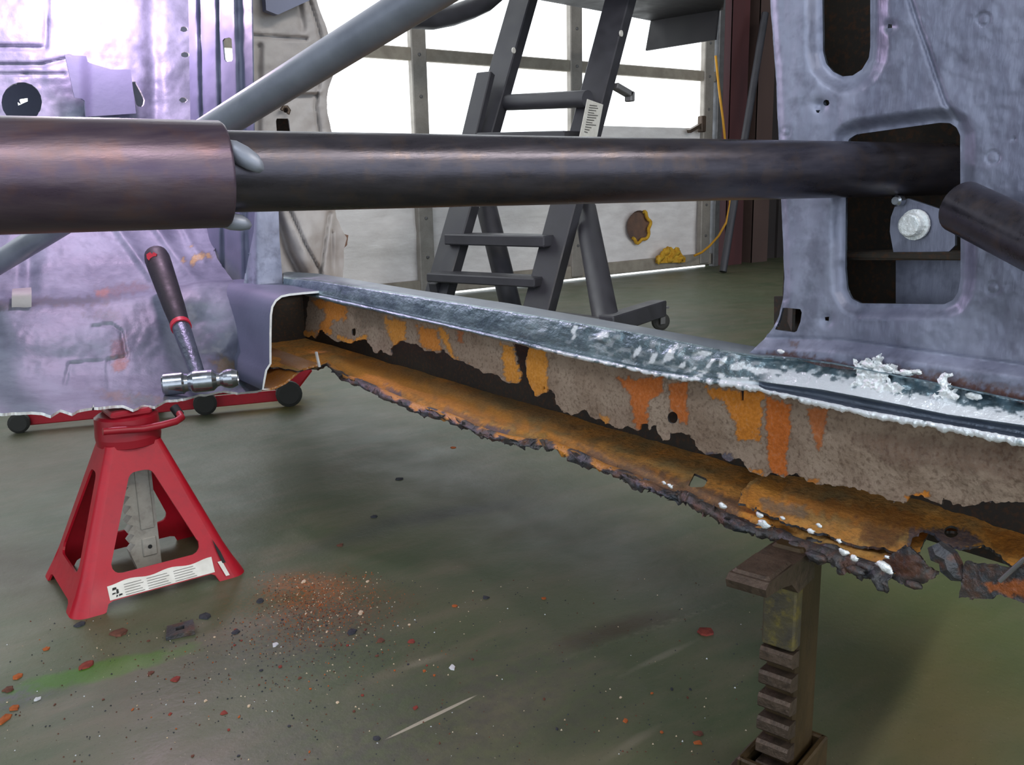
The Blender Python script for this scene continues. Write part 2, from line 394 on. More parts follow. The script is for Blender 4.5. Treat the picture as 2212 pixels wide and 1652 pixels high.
# floor with its stains
def floor_mat():
    mt = bpy.data.materials.new('green_painted_concrete'); mt.use_nodes = True; nt = mt.node_tree; N = nt.nodes; L = nt.links
    B = N['Principled BSDF']; g = N.new('ShaderNodeNewGeometry')
    def noise(sc, det=6, st=(1, 1, 1), rot=0):
        mp = N.new('ShaderNodeMapping'); mp.inputs['Scale'].default_value = st; mp.inputs['Rotation'].default_value = (0, 0, rot); L.new(g.outputs['Position'], mp.inputs[0])
        n = N.new('ShaderNodeTexNoise'); n.inputs['Scale'].default_value = sc; n.inputs['Detail'].default_value = det; n.inputs['Roughness'].default_value = .62; L.new(mp.outputs[0], n.inputs[0]); return n.outputs[0]
    def rng(v, a, b, c=0., d=1.):
        r = N.new('ShaderNodeMapRange'); r.inputs[1].default_value = a; r.inputs[2].default_value = b; r.inputs[3].default_value = c; r.inputs[4].default_value = d; L.new(v, r.inputs[0]); return r.outputs[0]
    def mix(f, a, b):
        x = N.new('ShaderNodeMix'); x.data_type = 'RGBA'; L.new(f, x.inputs[0])
        for v, i in ((a, 6), (b, 7)):
            if isinstance(v, tuple): x.inputs[i].default_value = (*v, 1)
            else: L.new(v, x.inputs[i])
        return x.outputs[2]
    def mth(op, a, b):
        x = N.new('ShaderNodeMath'); x.operation = op
        for v, i in ((a, 0), (b, 1)):
            if isinstance(v, (int, float)): x.inputs[i].default_value = v
            else: L.new(v, x.inputs[i])
        return x.outputs[0]
    col = mix(rng(noise(2.2), .38, .62), srgb('5e6048'), srgb('4e5840'))
    col = mix(rng(noise(5, 7, (1, 3, 1), .5), .45, .7), col, srgb('686450'))
    wob = noise(9, 6)
    def spot(p, q, wd, rgb, amt, soft=.5, grain=None):    # elongated stain from p to q (photo points on the floor)
        a = on('Z', 0, *p); b = on('Z', 0, *q); c = (a+b)/2; d = b-a; ln = max(np.linalg.norm(d)/2, .01)
        mp = N.new('ShaderNodeMapping'); mp.vector_type = 'TEXTURE'; mp.inputs['Location'].default_value = c; mp.inputs['Rotation'].default_value = (0, 0, math.atan2(d[1], d[0])); mp.inputs['Scale'].default_value = (ln, wd, 1)
        L.new(g.outputs['Position'], mp.inputs[0]); le = N.new('ShaderNodeVectorMath'); le.operation = 'LENGTH'; L.new(mp.outputs[0], le.inputs[0])
        v = le.outputs['Value']
        if soft > .1: v = mth('ADD', v, rng(wob, .3, .7, -.45, .45))
        f = rng(v, 1-soft, 1+soft, amt, 0.)
        if grain: f = mth('MULTIPLY', f, rng(noise(grain, 4), .42, .6))
        return f, srgb(rgb)
    S = [((560, 1290), (790, 1330), .11, '8a5630', .75, .7, 150), ((600, 1265), (720, 1285), .05, 'a8622c', .75, .6, 120), ((480, 1400), (800, 1390), .10, '3d3d42', .6, .7, 110),
         ((60, 1485), (400, 1405), .030, '47701c', .9, .2, None), ((-60, 1520), (90, 1508), .03, '5d5760', .8, .5, 60), ((350, 1560), (700, 1400), .16, '4c5f3c', .45, .8, None),
         ((480, 880), (660, 850), .16, '7a7028', .8, .6, None), ((880, 1125), (1080, 1090), .035, '3a3c38', .75, .6, None), ((700, 1180), (900, 1110), .04, '4a4d47', .6, .8, None),
         ((1250, 1385), (1460, 1320), .025, '4b3a2e', .7, .6, None), ((900, 1560), (1250, 1420), .12, '55504c', .5, .8, 40), ((600, 1640), (1150, 1560), .10, '4f4d48', .55, .8, 50),
         ((1300, 640), (1660, 640), .35, '566047', .7, .8, None), ((1800, 1350), (2212, 1300), .25, '5a6a3c', .5, .9, None), ((1850, 1550), (2212, 1600), .25, '66593c', .6, .9, None),
         ((0, 960), (160, 1040), .25, '6b5c4a', .6, .8, None), ((100, 1180), (-100, 1260), .25, '4c4034', .7, .8, None),
         ((1360, 1450), (1500, 1385), .006, '8a8474', .5, .5, None), ((1300, 1395), (1600, 1290), .006, '85806e', .4, .6, 60), ((1310, 1640), (1420, 1570), .006, '847e6c', .4, .6, None), ((860, 1445), (960, 1415), .008, '8a8472', .4, .6, None)]
    for s in S:
        f, c = spot(*s); col = mix(f, col, c)
    f, c = spot((838, 1594), (1026, 1503), .0032, 'b3aa98', .9, .08); col = mix(f, col, c)
    col = mix(rng(noise(260, 2), .64, .72, 0, .55), col, srgb('2c2c28')); col = mix(rng(noise(190, 2), .70, .76, 0, .6), col, srgb('a29a86'))
    L.new(col, B.inputs['Base Color'])
    L.new(rng(noise(6)  , .3, .7, .38, .54), B.inputs['Roughness']); B.inputs['Specular IOR Level'].default_value = .42
    bp = N.new('ShaderNodeBump'); bp.inputs['Strength'].default_value = .12; bp.inputs['Distance'].default_value = .01; L.new(noise(45), bp.inputs['Height']); L.new(bp.outputs[0], B.inputs['Normal'])
    return mt
M['floor'] = floor_mat()

# ------------------------------------------------------------------ the shop: floor, walls, ceiling, overhead door
YD = 4.88
MB().box((1.5, 1.0, -.05), (16, 12.4, .1)).build('floor', M['floor'], kind='structure')
MB().box((1.5, 1.0, 4.25), (16, 12.4, .1)).build('ceiling', M['wall'], kind='structure')
lw = MB(); lw.box((-6.55, 5.6, 2.1), (.1, 3.2, 4.2)); lw.box((-6.55, -.6, 3.8), (.1, 9.2, .8)); lw.build('wall_left', M['wall'], kind='structure')
MB().box((9.55, 1.0, 2.1), (.1, 12.4, 4.2)).build('wall_right', M['darkwall'], kind='structure')
wb = MB(); wb.box((7.62, YD+.14, 2.1), (3.86, .1, 4.2)); wb.box((-4.0, YD+.14, 2.1), (5.1, .1, 4.2)); wb.box((2.1, YD+.14, 3.9), (7.2, .1, .6))
wb = wb.build('wall_back', M['darkwall'], kind='structure')
# vertical ribs of the dark wall right of the door
rb = MB()
for k in range(9): rb.box((5.95+k*.22, YD+.08, 1.8), (.05, .03, 3.6))
rb.build('wall_rib', M['darkwall'], wb)
# the overhead door
XL, XR = -1.45, 5.62
door = empty('door_1', (2.0, YD, 0), kind='structure')
xs = []
for px, yy in ((905, 300), (1238, 300), (1516, 350)): xs.append(on('Y', YD, px, yy)[0])
stx = [xs[0]-2*(xs[1]-xs[0]), xs[0]-(xs[1]-xs[0]), xs[0], xs[1], XR-.09]
zs = [.05, .62, 1.445, 2.35, 3.5]
zr = [.064, .93, on('Y', YD, 1050, 130)[2], 2.35, 3.5]
wst = .105
for k, x in enumerate(stx):
    st = MB().box((x, YD-.02, 1.78), (wst, .05, 3.5), bev=.006).build('door_stile', M['alu'], door)
    bt = MB()
    for z in np.arange(.25, 2.4, .24): bt.lathe((x, YD-.045, z), (0, -1, 0), [(0, .011), (.006, .010), (.008, 0)], 8)
    bt.build('bolt', M['pipe'], st)
for z in zr:
    MB().box(((XL+XR)/2, YD-.012, z), (XR-XL, .04, .075 if z > .1 else .088), bev=.005).build('door_rail', M['oldframe'], door)
edges = [XL]+stx[0:] 
edges = sorted(set(edges)); edges = [e for e in edges if e >= XL-.01]
cols = list(zip(edges[:-1], edges[1:]))
def wrinkled(name, m, x0, x1, z0, z1, amp, y, hole=None, parent=door, step=.03):
    nx = int((x1-x0)/step)+1; nz = int((z1-z0)/step)+1
    X, Z = np.meshgrid(np.linspace(x0, x1, nx), np.linspace(z0, z1, nz))
    Y = y-amp*(.5+fbm(X*1.3+3, Z*5, 5, 4))-amp*.5*np.abs(fbm(X*2.2, Z*16, 9, 3))
    return loft(name, m, parent, np.stack([X, Y, Z], -1), thick=.004)
for i, (x0, x1) in enumerate(cols):
    for j in range(4):
        z0, z1 = zr[j], zr[j+1]
        if j == 0:
            wrinkled('foil_panel', M['foil'], x0, x1, z0, z1, .03, YD+.03)
        else:
            MB().box(((x0+x1)/2, YD+.02, (z0+z1)/2), (x1-x0-.02, .012, z1-z0-.02)).build('pane', M['pane'], door)
# foil flap over the lower part of the right-hand pane
wrinkled('foil_flap', M['foil'], stx[3]+.06, stx[4]-.04, .9, 1.07, .03, YD-.0)
# round hole with a burnt rim, torn yellow foam patch, daylight under the door
c = on('Y', YD-.02, 1378, 489); hl = MB(); an = np.linspace(0, 2*PI, 25)[:-1]
hl.lathe(c, (0, -1, 0), [(-.01, 0), (-.01, .105), (.012, .118)], 24); hl.build('vent_hole', M['hole'], door)
rm = MB(); pts = [c+np.array([math.cos(a)*(.112+.012*math.sin(a*7)), -.012, math.sin(a)*(.112+.012*math.sin(a*7+1))]) for a in np.linspace(-2.2, 1.2, 26)]
rm.tube(pts, .013, 8).build('ragged_foam_rim', M['foam'], door)
fp = [(1415, 568), (1420, 552), (1440, 545), (1435, 537), (1444, 533), (1452, 541), (1462, 540), (1468, 550), (1475, 556), (1474, 566)]
fo = MB(); fo.prism([on('Y', YD-.03, *p) for p in fp], (0, -.03, 0))
for k in range(7): fo.blob(on('Y', YD-.06, 1424+k*7.5, 560-9*(k % 3)), .035, k, (1, .5, .8), .5)
fo.build('torn_foam_patch', M['foam'], door)
MB().box((2.1, YD+.02, .006), (7.0, .012, .010)).build('daylight_gap', M['gap'], door)
MB().box((XR+.03, YD-.03, 1.75), (.06, .05, 3.5), bev=.004).build('door_track', M['pipe'], door)
lt = MB(); p = on('Y', YD-.07, 1488, 284); q = on('Y', YD-.07, 1516, 268)
lt.bar(p, q, .035, .025); lt.box(q, (.05, .05, .12), bev=.006); lt.build('latch', M['castdark'], door)
# frame posts right of the door
for k, (px, wd, mt_) in enumerate(((1604, .20, 'maroon'), (1662, .20, 'brownpaint'))):
    x = on('Y', YD-.1, px, 200)[0]; b = MB()
    b.box((x, YD-.06, 2.1), (wd, .012, 4.2)); b.box((x-wd/2+.006, YD, 2.1), (.012, .13, 4.2)); b.box((x+wd/2-.006, YD, 2.1), (.012, .13, 4.2))
    b.build('trim_%d' % (k+1), M[mt_], kind='structure')
# a pole leaning on the wall, a yellow cord
pl = MB(); pp = [on('Y', YD-.45, 1562, 575), on('Y', YD-.25, 1638, 120)]; pp[0][2] = .012
d_ = pp[1]-pp[0]; pl.tube([pp[0], pp[0]+d_*1.2], .028, 12)
tag(pl.build('leaning_pole', M['ladder']), 'thin grey metal pole leaning against the dark wall right of the overhead door', 'pole')
cp = [(1546, 120), (1553, 190), (1562, 260), (1568, 320), (1575, 380), (1577, 440), (1569, 480), (1552, 510), (1532, 532), (1516, 545), (1500, 552)]
MB().tube([on('Y', YD-.18, *p) for p in cp], .009, 8).build('yellow_cord', M['yellow'], label='yellow cord hanging down the right frame of the overhead door', cat='cord')

# ------------------------------------------------------------------ rolling ladder
Lf = on('Z', 0, 933, 692); Rf = on('Z', 0, 1153, 712); sv = (Rf-Lf)/np.linalg.norm(Rf-Lf)
lad = empty('rolling_ladder', (Lf+Rf)/2, 'dark grey rolling step ladder with platform standing in front of the overhead door', 'ladder')
def RP(x, y): return onp(Rf, sv, x, y)
def LP(x, y): return onp(Lf, sv, x, y)
Rt = RP(1372, -120); Lt = LP(1165, -120)
for a, b, nm in ((Rf, Rt, 'R'), (Lf, Lt, 'L')):
    a2 = a+(b-a)*.035
    ra = MB(); u = (b-a)/np.linalg.norm(b-a)
    ra.bar(a2, b, .075, .15, up=sv, bev=.006)
    rail = ra.build('rail', M['ladder'], lad)
    if nm == 'R':
        stp = [onp(Rf-sv*-.09, sv, *p) for p in ((1268, 214), (1302, 226), (1288, 300), (1250, 300))]
        lb = MB().prism(stp, sv*.003).build('warning_label', M['sticker'], rail)
        tx = MB()
        for k in range(12):
            y = 226+k*5.2; x0 = 1270-(y-214)*.2+6; x1 = x0+22-(k % 4)*3+(-6 if k in (0, 9, 10, 11) else 0)
            q = [onp(Rf+sv*.0935, sv, *p_) for p_ in ((x0, y), (x1, y+2.0), (x1, y+4.0), (x0, y+2.4))]
            tx.prism(q, sv*.001)
        tx.build('printed_text', M['print'], rail, kind='stuff')
    # bright holes in the rail: small white plugs
    hp = RP(1312, 76)+sv*.08 if nm == 'R' else LP(1084, 112)+sv*.08
    MB().lathe(hp, sv, [(-.004, .016), (.003, .016), (.004, 0)], 10).build('rail_hole', M['sticker'], rail)
def step_(lp, rp, kind, w=.06, h=.16):
    a = LP(*lp); b = RP(*rp); s = MB()
    if kind == 'tube': s.tube([a-sv*.02, b+sv*.02], .042, 14)
    else: s.bar(a, b, h, w, up=(0, 0, 1), bev=.006)
    s.build('step', M['ladder'], lad)
step_((1075, 222), (1262, 214), 'tube'); step_((1040, 296), (1240, 292), 'flat', .04)
step_((980, 515), (1195, 520), 'flat', .055); step_((940, 596), (1172, 608), 'flat', .045)
MB().bar(LP(1056, 158)-sv*.02, LP(1015, 330)-sv*.02, .045, .10, up=sv, bev=.005).build('rail_sleeve', M['ladder'], lad)
MB().bar(LP(940, 610), LP(948, 650), .05, .05).build('foot_bracket', M['ladder'], lad)
def R2(x, y): return onp(Rf+sv*.0, sv, x, y)
for fn, top, bot, mid in ((RP, (1246, 330), (1312, 706), (1264, 452)), (LP, (1030, 330), (1108, 680), (1052, 452))):
    a = fn(*top); b = on('Z', .09 if fn is RP else .0, *bot); mm = fn(*mid)
    lg = MB(); lg.tube([a, mm], .038, 14); lg.tube([mm, b], .058, 16); lg.build('rear_leg', M['ladder'], lad)
ra = on('Z', .11, 1308, 702)
ca = on('Z', 0, 1418, 709)
be = on('Z', .105, 1424, 665)
bm_ = MB(); bm_.bar(ra-(be-ra)*.5*0+np.array([0, .0, 0]), be, .075, .075, bev=.005); bm_.build('base_beam', M['ladder'], lad)
la_ = on('Z', .04, 1106, 676); MB().bar(ra, la_, .06, .06, bev=.005).build('base_beam', M['ladder'], lad)
cs = empty('caster', (0, 0, 0)); cs.parent = lad; cc = be+(ra-be)*.03; wloc_l = wloc(lad); cs.location = Vector(np.array([cc[0], cc[1], 0])-wloc_l)
hub = np.array([cc[0]+.02, cc[1], .042]); ax = np.array([.35, .94, 0])
MB().lathe(hub-ax*.016, ax, [(0, 0), (0, .03), (.004, .042), (.028, .042), (.032, .03), (.032, 0)], 22).build('wheel', M['rubber'], cs)
fk = MB(); fk.box(hub+ax*.022+np.array([0, 0, .028]), (.03, .006, .075)); fk.box(hub-ax*.022+np.array([0, 0, .028]), (.03, .006, .075)); fk.box(hub+np.array([0, 0, .066]), (.05, .06, .01)); fk.build('fork', M['pipe'], cs)
# platform above and its hanging panel
zp = Rt[2]-.05; zp = on('Z', 0, 0, 0)[2]+RP(1352, -20)[2]
pf = [(1120, -8), (1318, 28), (1410, 46), (1562, 22), (1572, -60), (1130, -60)]
MB().prism([on('Z', zp, *p) for p in pf], (0, 0, .05)).build('platform', M['platform'], lad)
k0 = on('Z', zp, 1410, 46); k1 = on('Z', zp, 1560, 22); dv = k1-k0; nn = np.cross(dv, (0, 0, 1)); nn /= np.linalg.norm(nn)
MB().prism([onp(k0, nn, *p) for p in ((1412, 30), (1556, 10), (1548, 86), (1398, 110))], nn*.02).build('platform_skirt', M['platform'], lad)
hr = [(880, 38), (930, 42), (975, 34), (1015, 20), (1050, 4), (1090, -30)]
MB().tube([onp(Lf, sv, *p) for p in hr], .05, 12).build('handrail', M['ladder'], lad)
bk = MB(); q = RP(1312, 202)+sv*.09; bk.bar(q-np.array([.06, 0, -.03]), q+np.array([.05, 0, -.01]), .05, .03, bev=.004); bk.box(q+np.array([.05, 0, -.02]), (.03, .05, .05), bev=.004)
bk.build('step_bracket', M['pipe'], lad)

# ------------------------------------------------------------------ the car body
car = empty('car_body', (.80, 1.3, .29), 'cut-open bare grey car body shell with rusted-out rocker and stripped floor', 'car body')
rocker = empty('rocker_panel', (.80, 1.3, .29)); rocker.parent = car; rocker.location = (0, 0, 0)
rocker['label'] = 'rocker panel with shiny ground top and rusted torn lower half'
I_ = lambda pts: (lambda x: np.interp(x, [p[0] for p in pts], [p[1] for p in pts]))
lA = I_([(612, 586), (690, 591), (900, 626), (1100, 655), (1400, 708), (1640, 750), (1811, 785), (2212, 866), (2500, 925)])
lB = I_([(612, 600), (690, 606), (900, 640), (1100, 673), (1400, 724), (1560, 757), (1640, 769), (1666, 770), (1720, 774), (1800, 784), (1900, 803), (2000, 822), (2212, 866), (2500, 928)])
lD = I_([(612, 629), (640, 633), (700, 649), (900, 693), (1100, 739), (1200, 765), (1300, 787), (1400, 810), (1500, 826), (1640, 846), (1750, 873), (1884, 903), (2020, 927), (2143, 951), (2212, 964), (2500, 1016)])
lL = I_([(612, 624), (640, 628), (900, 687), (1100, 732), (1200, 757), (1300, 779), (1400, 801), (1500, 816), (1640, 834), (1653, 841), (1748, 860), (1884, 889), (2020, 912), (2143, 934), (2212, 947), (2500, 998)])
lC = I_([(612, 620), (640, 624), (900, 683), (1100, 728), (1200, 752), (1300, 773), (1400, 794), (1500, 807), (1600, 818), (1666, 827), (1775, 841), (1912, 867), (2048, 895), (2212, 918), (2500, 965)])
gx = np.arange(612, 2500, 2.5)
rows = []; ny = []
def rowat(y, X, nz=0.): rows.append(onv('X', X, gx, y)); ny.append((gx, y))
wr = sst(1560, 1720, gx)
facet = lambda y, s: (.0009+.0022*sst(1100, 1350, gx))*fbm(gx/26., y/16., s, 3)
ridge = sst(1100, 1300, gx)*.002*np.abs(fbm(gx/14., gx*0, 8, 3))
rowat(lA(gx)+3, .872); rowat(lA(gx), .866+0*gx); rowat(lA(gx)*.5+lB(gx)*.5, .838+facet(lA(gx), 2)); rowat(lB(gx)-1.5, .811+.5*facet(lB(gx), 4)); rowat(lB(gx)+2, .807+.5*facet(lB(gx), 4))
NB = len(rows)-1
for k in range(1, 18):
    t = k/18; y = lB(gx)*(1-t)+lC(gx)*t
    rowat(y, (.807-.007*t)*(1-wr)+wr*(.826-.026*t**.8)+facet(y, 3)*(1 if k < 9 else 0)-.0015*np.sin(t*PI))
rowat(lC(gx), .799+0*gx); NC = len(rows)-1
for k in (1, 2, 3):
    t = k/4; y = lC(gx)*(1-t)+lL(gx)*t; rowat(y, .799+.006*math.sin(t*PI)*wr)
jl = lL(gx)+1.6*fbm(gx/9., gx*0, 5, 3); jd = lD(gx)+5.5*fbm(gx/13., gx*0, 6, 4)*(.5+sst(1100, 1500, gx)*.8)
rowat(jl, .796+0*gx); NL = len(rows)-1
rowat(jl*.5+jd*.5, .794+0*gx+ridge); rowat(jd, .796+.002*fbm(gx/7., gx*0, 7, 2)); rowat(jd-2, .806+0*gx); rowat(lD(gx)-12, .812+0*gx)
G = np.array(rows); a_, b_ = G.shape[:2]; V = G.reshape(-1, 3)
I2, J2 = np.meshgrid(np.arange(b_-1), np.arange(a_-1)); k2 = (J2*b_+I2).ravel(); F_ = np.stack([k2, k2+1, k2+b_+1, k2+b_], 1)
fn = np.cross(V[F_[:, 2]]-V[F_[:, 0]], V[F_[:, 3]]-V[F_[:, 1]])
if ((fn*(CP-V[F_].mean(1))).sum(1) < 0).mean() > .5: F_ = F_[:, ::-1]
fx = gx[I2.ravel()]+2; fj = J2.ravel(); fy = np.array([0.5*(ny[j][1][i]+ny[j+1][1][i]) for i, j in zip(I2.ravel(), fj)])
mi = np.zeros(len(F_), int)
vx = np.tile(gx, a_); vj = np.repeat(np.arange(a_), b_); vy = np.concatenate([n_[1] for n_ in ny])
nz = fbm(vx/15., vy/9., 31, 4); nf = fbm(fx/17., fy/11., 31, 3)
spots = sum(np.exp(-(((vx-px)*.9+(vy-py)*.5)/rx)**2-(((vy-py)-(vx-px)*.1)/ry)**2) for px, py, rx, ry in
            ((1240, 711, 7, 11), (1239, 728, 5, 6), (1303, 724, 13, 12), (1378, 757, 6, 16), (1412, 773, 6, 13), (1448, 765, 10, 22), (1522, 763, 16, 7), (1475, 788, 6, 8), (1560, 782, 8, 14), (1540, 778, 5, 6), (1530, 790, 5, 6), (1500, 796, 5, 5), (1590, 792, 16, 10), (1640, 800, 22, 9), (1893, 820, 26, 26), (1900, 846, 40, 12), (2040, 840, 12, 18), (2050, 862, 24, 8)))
painted_glint = sst(.35, .6, spots+nz*.5)  # sky glints painted white over the freshly ground metal
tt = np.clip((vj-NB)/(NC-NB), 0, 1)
painted_glint = np.maximum(painted_glint, sst(.45, .62, nz*.55+tt*1.05)*sst(1630, 1680, vx))
painted_glint = np.maximum(painted_glint, .35*sst(.0, .3, nz)*sst(1050, 1300, vx))
painted_glint = painted_glint*((vj > NB) & (vj <= NC))
painted_glint = np.maximum(painted_glint, (vj >= NL)*sst(-.25, .05, nz+.4*sst(1450, 1700, vx))*sst(1050, 1300, vx))
painted_glint = np.maximum(painted_glint, ((vj >= NC-2) & (vj < NL))*sst(1470, 1500, vx)*sst(1650, 1620, vx)*sst(-.1, .1, nz))
mi[fj < NB-1] = 1
mi[(fj >= NC) & (fj < NL) & (fx > 1640)] = 2
mi[fj >= NL+3] = 2
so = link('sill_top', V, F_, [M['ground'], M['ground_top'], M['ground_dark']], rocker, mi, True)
sa = so.data.attributes.new('painted_glint', 'FLOAT', 'POINT'); sa.data.foreach_set('value', painted_glint.astype(np.float32))

webpts = [(672, 618), (655, 730), (672, 723), (680, 732), (694, 706), (702, 723), (719, 734), (757, 742), (791, 730), (799, 744), (811, 764), (824, 757), (845, 766), (848, 745), (865, 737), (885, 740), (899, 744), (919, 757), (947, 762), (957, 754), (967, 767), (1001, 783), (1018, 788), (1045, 803), (1079, 812), (1087, 825), (1120, 827), (1126, 808), (1120, 790), (1108, 738), (1112, 725), (1138, 725), (1141, 752), (1136, 785), (1135, 805), (1145, 830), (1155, 855), (1167, 851), (1180, 849), (1187, 835), (1197, 849), (1201, 873), (1214, 886), (1235, 896), (1265, 883), (1275, 900), (1310, 913), (1341, 929), (1357, 920), (1379, 934), (1384, 915), (1398, 915), (1403, 926), (1417, 918), (1422, 937), (1436, 953), (1448, 950), (1450, 934), (1477, 938), (1490, 937), (1499, 953), (1509, 972), (1531, 984), (1553, 978), (1575, 999), (1586, 991), (1599, 991), (1613, 1013), (1629, 1021), (1654, 1029), (1667, 1018), (1695, 1032), (1703, 1024), (1722, 1024), (1746, 1040), (1764, 1045), (1803, 1048), (1835, 1050), (1871, 1060), (1912, 1075), (1952, 1088), (1966, 1072), (1993, 1067), (2004, 1080), (2031, 1088), (2040, 1072), (2059, 1088), (2086, 1094), (2124, 1083), (2157, 1086), (2212, 1083), (2500, 1130), (2500, 1000), (2212, 945), (2020, 910), (1884, 885), (1750, 855), (1640, 828), (1500, 808), (1400, 792), (1300, 769), (1200, 747), (1100, 721), (900, 675), (700, 631)]
def c5(*p): return [(1150+x/3.672, 640+y/3.672) for x, y in p]
def c4(*p): return [(560+x/2.949, 520+y/2.949) for x, y in p]
def c6(*p): return [(1612+x/3.672, 680+y/3.672) for x, y in p]
OR = srgb('cc7c22'); OR2 = srgb('c0641e'); OR3 = srgb('d28a2e'); BLU = srgb('4d5468'); BRN = srgb('5c3628')
pw = [(c5((680, 650), (1040, 640), (1045, 770), (920, 820), (910, 1010), (840, 1060), (810, 1000), (770, 800)), OR2, .95, 2.5, 7), (c5((1080, 700), (1240, 670), (1230, 1010), (1170, 1000), (1090, 900), (1085, 760)), OR2, .95, 2.5, 6),
      (c5((1370, 720), (1840, 760), (1820, 850), (1810, 1150), (1620, 1150), (1600, 980), (1540, 850), (1440, 810)), OR, 1, 2.5, 7), (c5((1850, 790), (2050, 850), (2050, 1100), (2020, 1260), (2020, 1430), (1900, 1400), (1870, 1300), (1860, 1150)), OR2, 1, 2.5, 5),
      (c5((-60, 430), (100, 420), (115, 770), (-20, 770)), OR3, .95, 3, 6), (c5((1720, 1370), (1830, 1370), (1840, 1430), (1740, 1400)), OR, 1, 2, 5), (c6((480, 740), (650, 740), (610, 1000), (580, 1090), (540, 1000)), OR2, .85, 3, 5),
      (c4((330, 370), (550, 390), (560, 500), (460, 520), (450, 600), (360, 610), (380, 540), (430, 480), (380, 420)), OR, .95, 2.5, 7), (c4((280, 560), (370, 590), (330, 640), (270, 620)), OR3, .95, 2, 5), (c4((450, 590), (600, 630), (690, 590), (680, 640), (580, 670)), OR3, 1, 2, 5),
      (c4((780, 480), (930, 510), (930, 640), (860, 675)), OR3, .95, 2.5, 6), (c4((1000, 540), (1130, 570), (1170, 700), (1060, 700), (1020, 640)), OR, .95, 3, 6), (c4((1140, 550), (1190, 560), (1240, 730), (1330, 780), (1250, 770), (1180, 680)), OR3, 1, 2.5, 5),
      (c4((1540, 650), (1620, 680), (1670, 870), (1650, 915), (1560, 895)), OR3, 1, 2.5, 6), (c4((1700, 670), (1830, 700), (1840, 970), (1750, 990), (1690, 850)), OR3, 1, 3, 6), (c4((1260, 560), (1300, 570), (1300, 650), (1270, 640)), OR2, .8, 2, 5),
      (c6((1250, 1440), (1460, 1390), (1460, 1440), (1300, 1500)), OR, 1, 2, 4), (c6((480, 1300), (580, 1300), (580, 1345), (490, 1340)), OR, .9, 2, 4), (c5((530, 930), (610, 960), (600, 1010), (540, 1000)), OR3, .9, 2, 4),
      (c5((1370, 1230), (1600, 1250), (1610, 1330), (1380, 1290)), BLU, .9, 2, 5), (c6((700, 900), (2200, 1000), (2200, 1350), (1300, 1250)), srgb('6b4a40'), .45, 14, 30), (c4((600, 380), (780, 430), (800, 560), (650, 560)), srgb('777062'), .5, 8, 12)]
circ = lambda x, y, r, s=1., n=18: [(x+r*math.cos(a)*s, y+r*math.sin(a)) for a in np.linspace(0, 2*PI, n+1)[:-1]]
web = sheet('rusted_web', [M['web'], M['torn']], rocker, webpts, lambda x, y: onv('X', .818+.004*fbm(x/60, y/60, 3)-.003*sst(60, 0, np.abs(y-lD(x)-75)), x, y), 3.2,
      [(circ(1453, 902, 13, .85), 0), (circ(764, 717, 10, .45), 0), ([(1600, 842), (1607, 842), (1606, 868), (1600, 868)], 0), ([(1222, 760), (1227, 760), (1226, 780), (1222, 779)], 0), (circ(1174, 838, 4), 0), (circ(2024, 1076, 3), 0)],
      jag=6, jagw=9, thick=.0025, patches=pw, seed=11)
web['label'] = 'grey web with orange rust streaks and eaten-away lower edge'

# lower flange tray with its torn front edge
fe = [(560, 790), (640, 800), (683, 795), (690, 792), (709, 784), (730, 801), (750, 815), (780, 825), (814, 839), (841, 852), (865, 862), (899, 876), (933, 886), (967, 896), (1001, 910), (1025, 923), (1052, 932), (1096, 945), (1136, 952), (1180, 954), (1204, 962), (1255, 981), (1310, 1008), (1368, 1027), (1395, 1040), (1422, 1054), (1455, 1067), (1482, 1065), (1512, 1085), (1546, 1100), (1590, 1122), (1633, 1138), (1693, 1148), (1719, 1165), (1771, 1182), (1814, 1196), (1878, 1216), (1900, 1232), (1935, 1240)]
tp = fe+[(1985, 1190), (2010, 1140), (2300, 1160), (2500, 1180), (2500, 1000), (2212, 940), (1640, 830), (1200, 745), (900, 680), (640, 640), (560, 640)]
tpatch = [([(700, 800), (900, 860), (1300, 985), (1560, 1090), (1480, 1060), (1190, 930), (900, 800), (760, 770)], OR3, .85, 10, 14), ([(830, 830), (870, 850), (870, 872), (835, 850)], BLU, .9, 4, 6), ([(960, 880), (1040, 905), (1040, 925), (960, 905)], BLU, .6, 4, 8), ([(1040, 915), (1100, 930), (1095, 950), (1045, 935)], BLU, .9, 3, 6),
          ([(1250, 960), (1600, 1080), (1600, 1140), (1420, 1065), (1280, 1000)], srgb('5c5450'), .8, 8, 10), ([(700, 755), (1200, 870), (1300, 960), (1100, 900), (760, 770)], srgb('726648'), .5, 16, 20)]
tray = sheet('lower_flange', [M['tray'], M['torn']], rocker, tp, lambda x, y: onv('Z', .322+.0035*fbm(x/40, y/25, 8)+.004*sst(14, 0, np.abs(sdline(x, y, fe)-22).reshape(np.shape(x))), x, y), 4, jag=7, jagw=14, thick=.003, patches=tpatch, seed=21,
             holes=[([(1485, 1052), (1500, 1022), (1530, 1035), (1520, 1052)], 0)])
tray['label'] = 'orange rusted lower flange sloping to a torn edge'
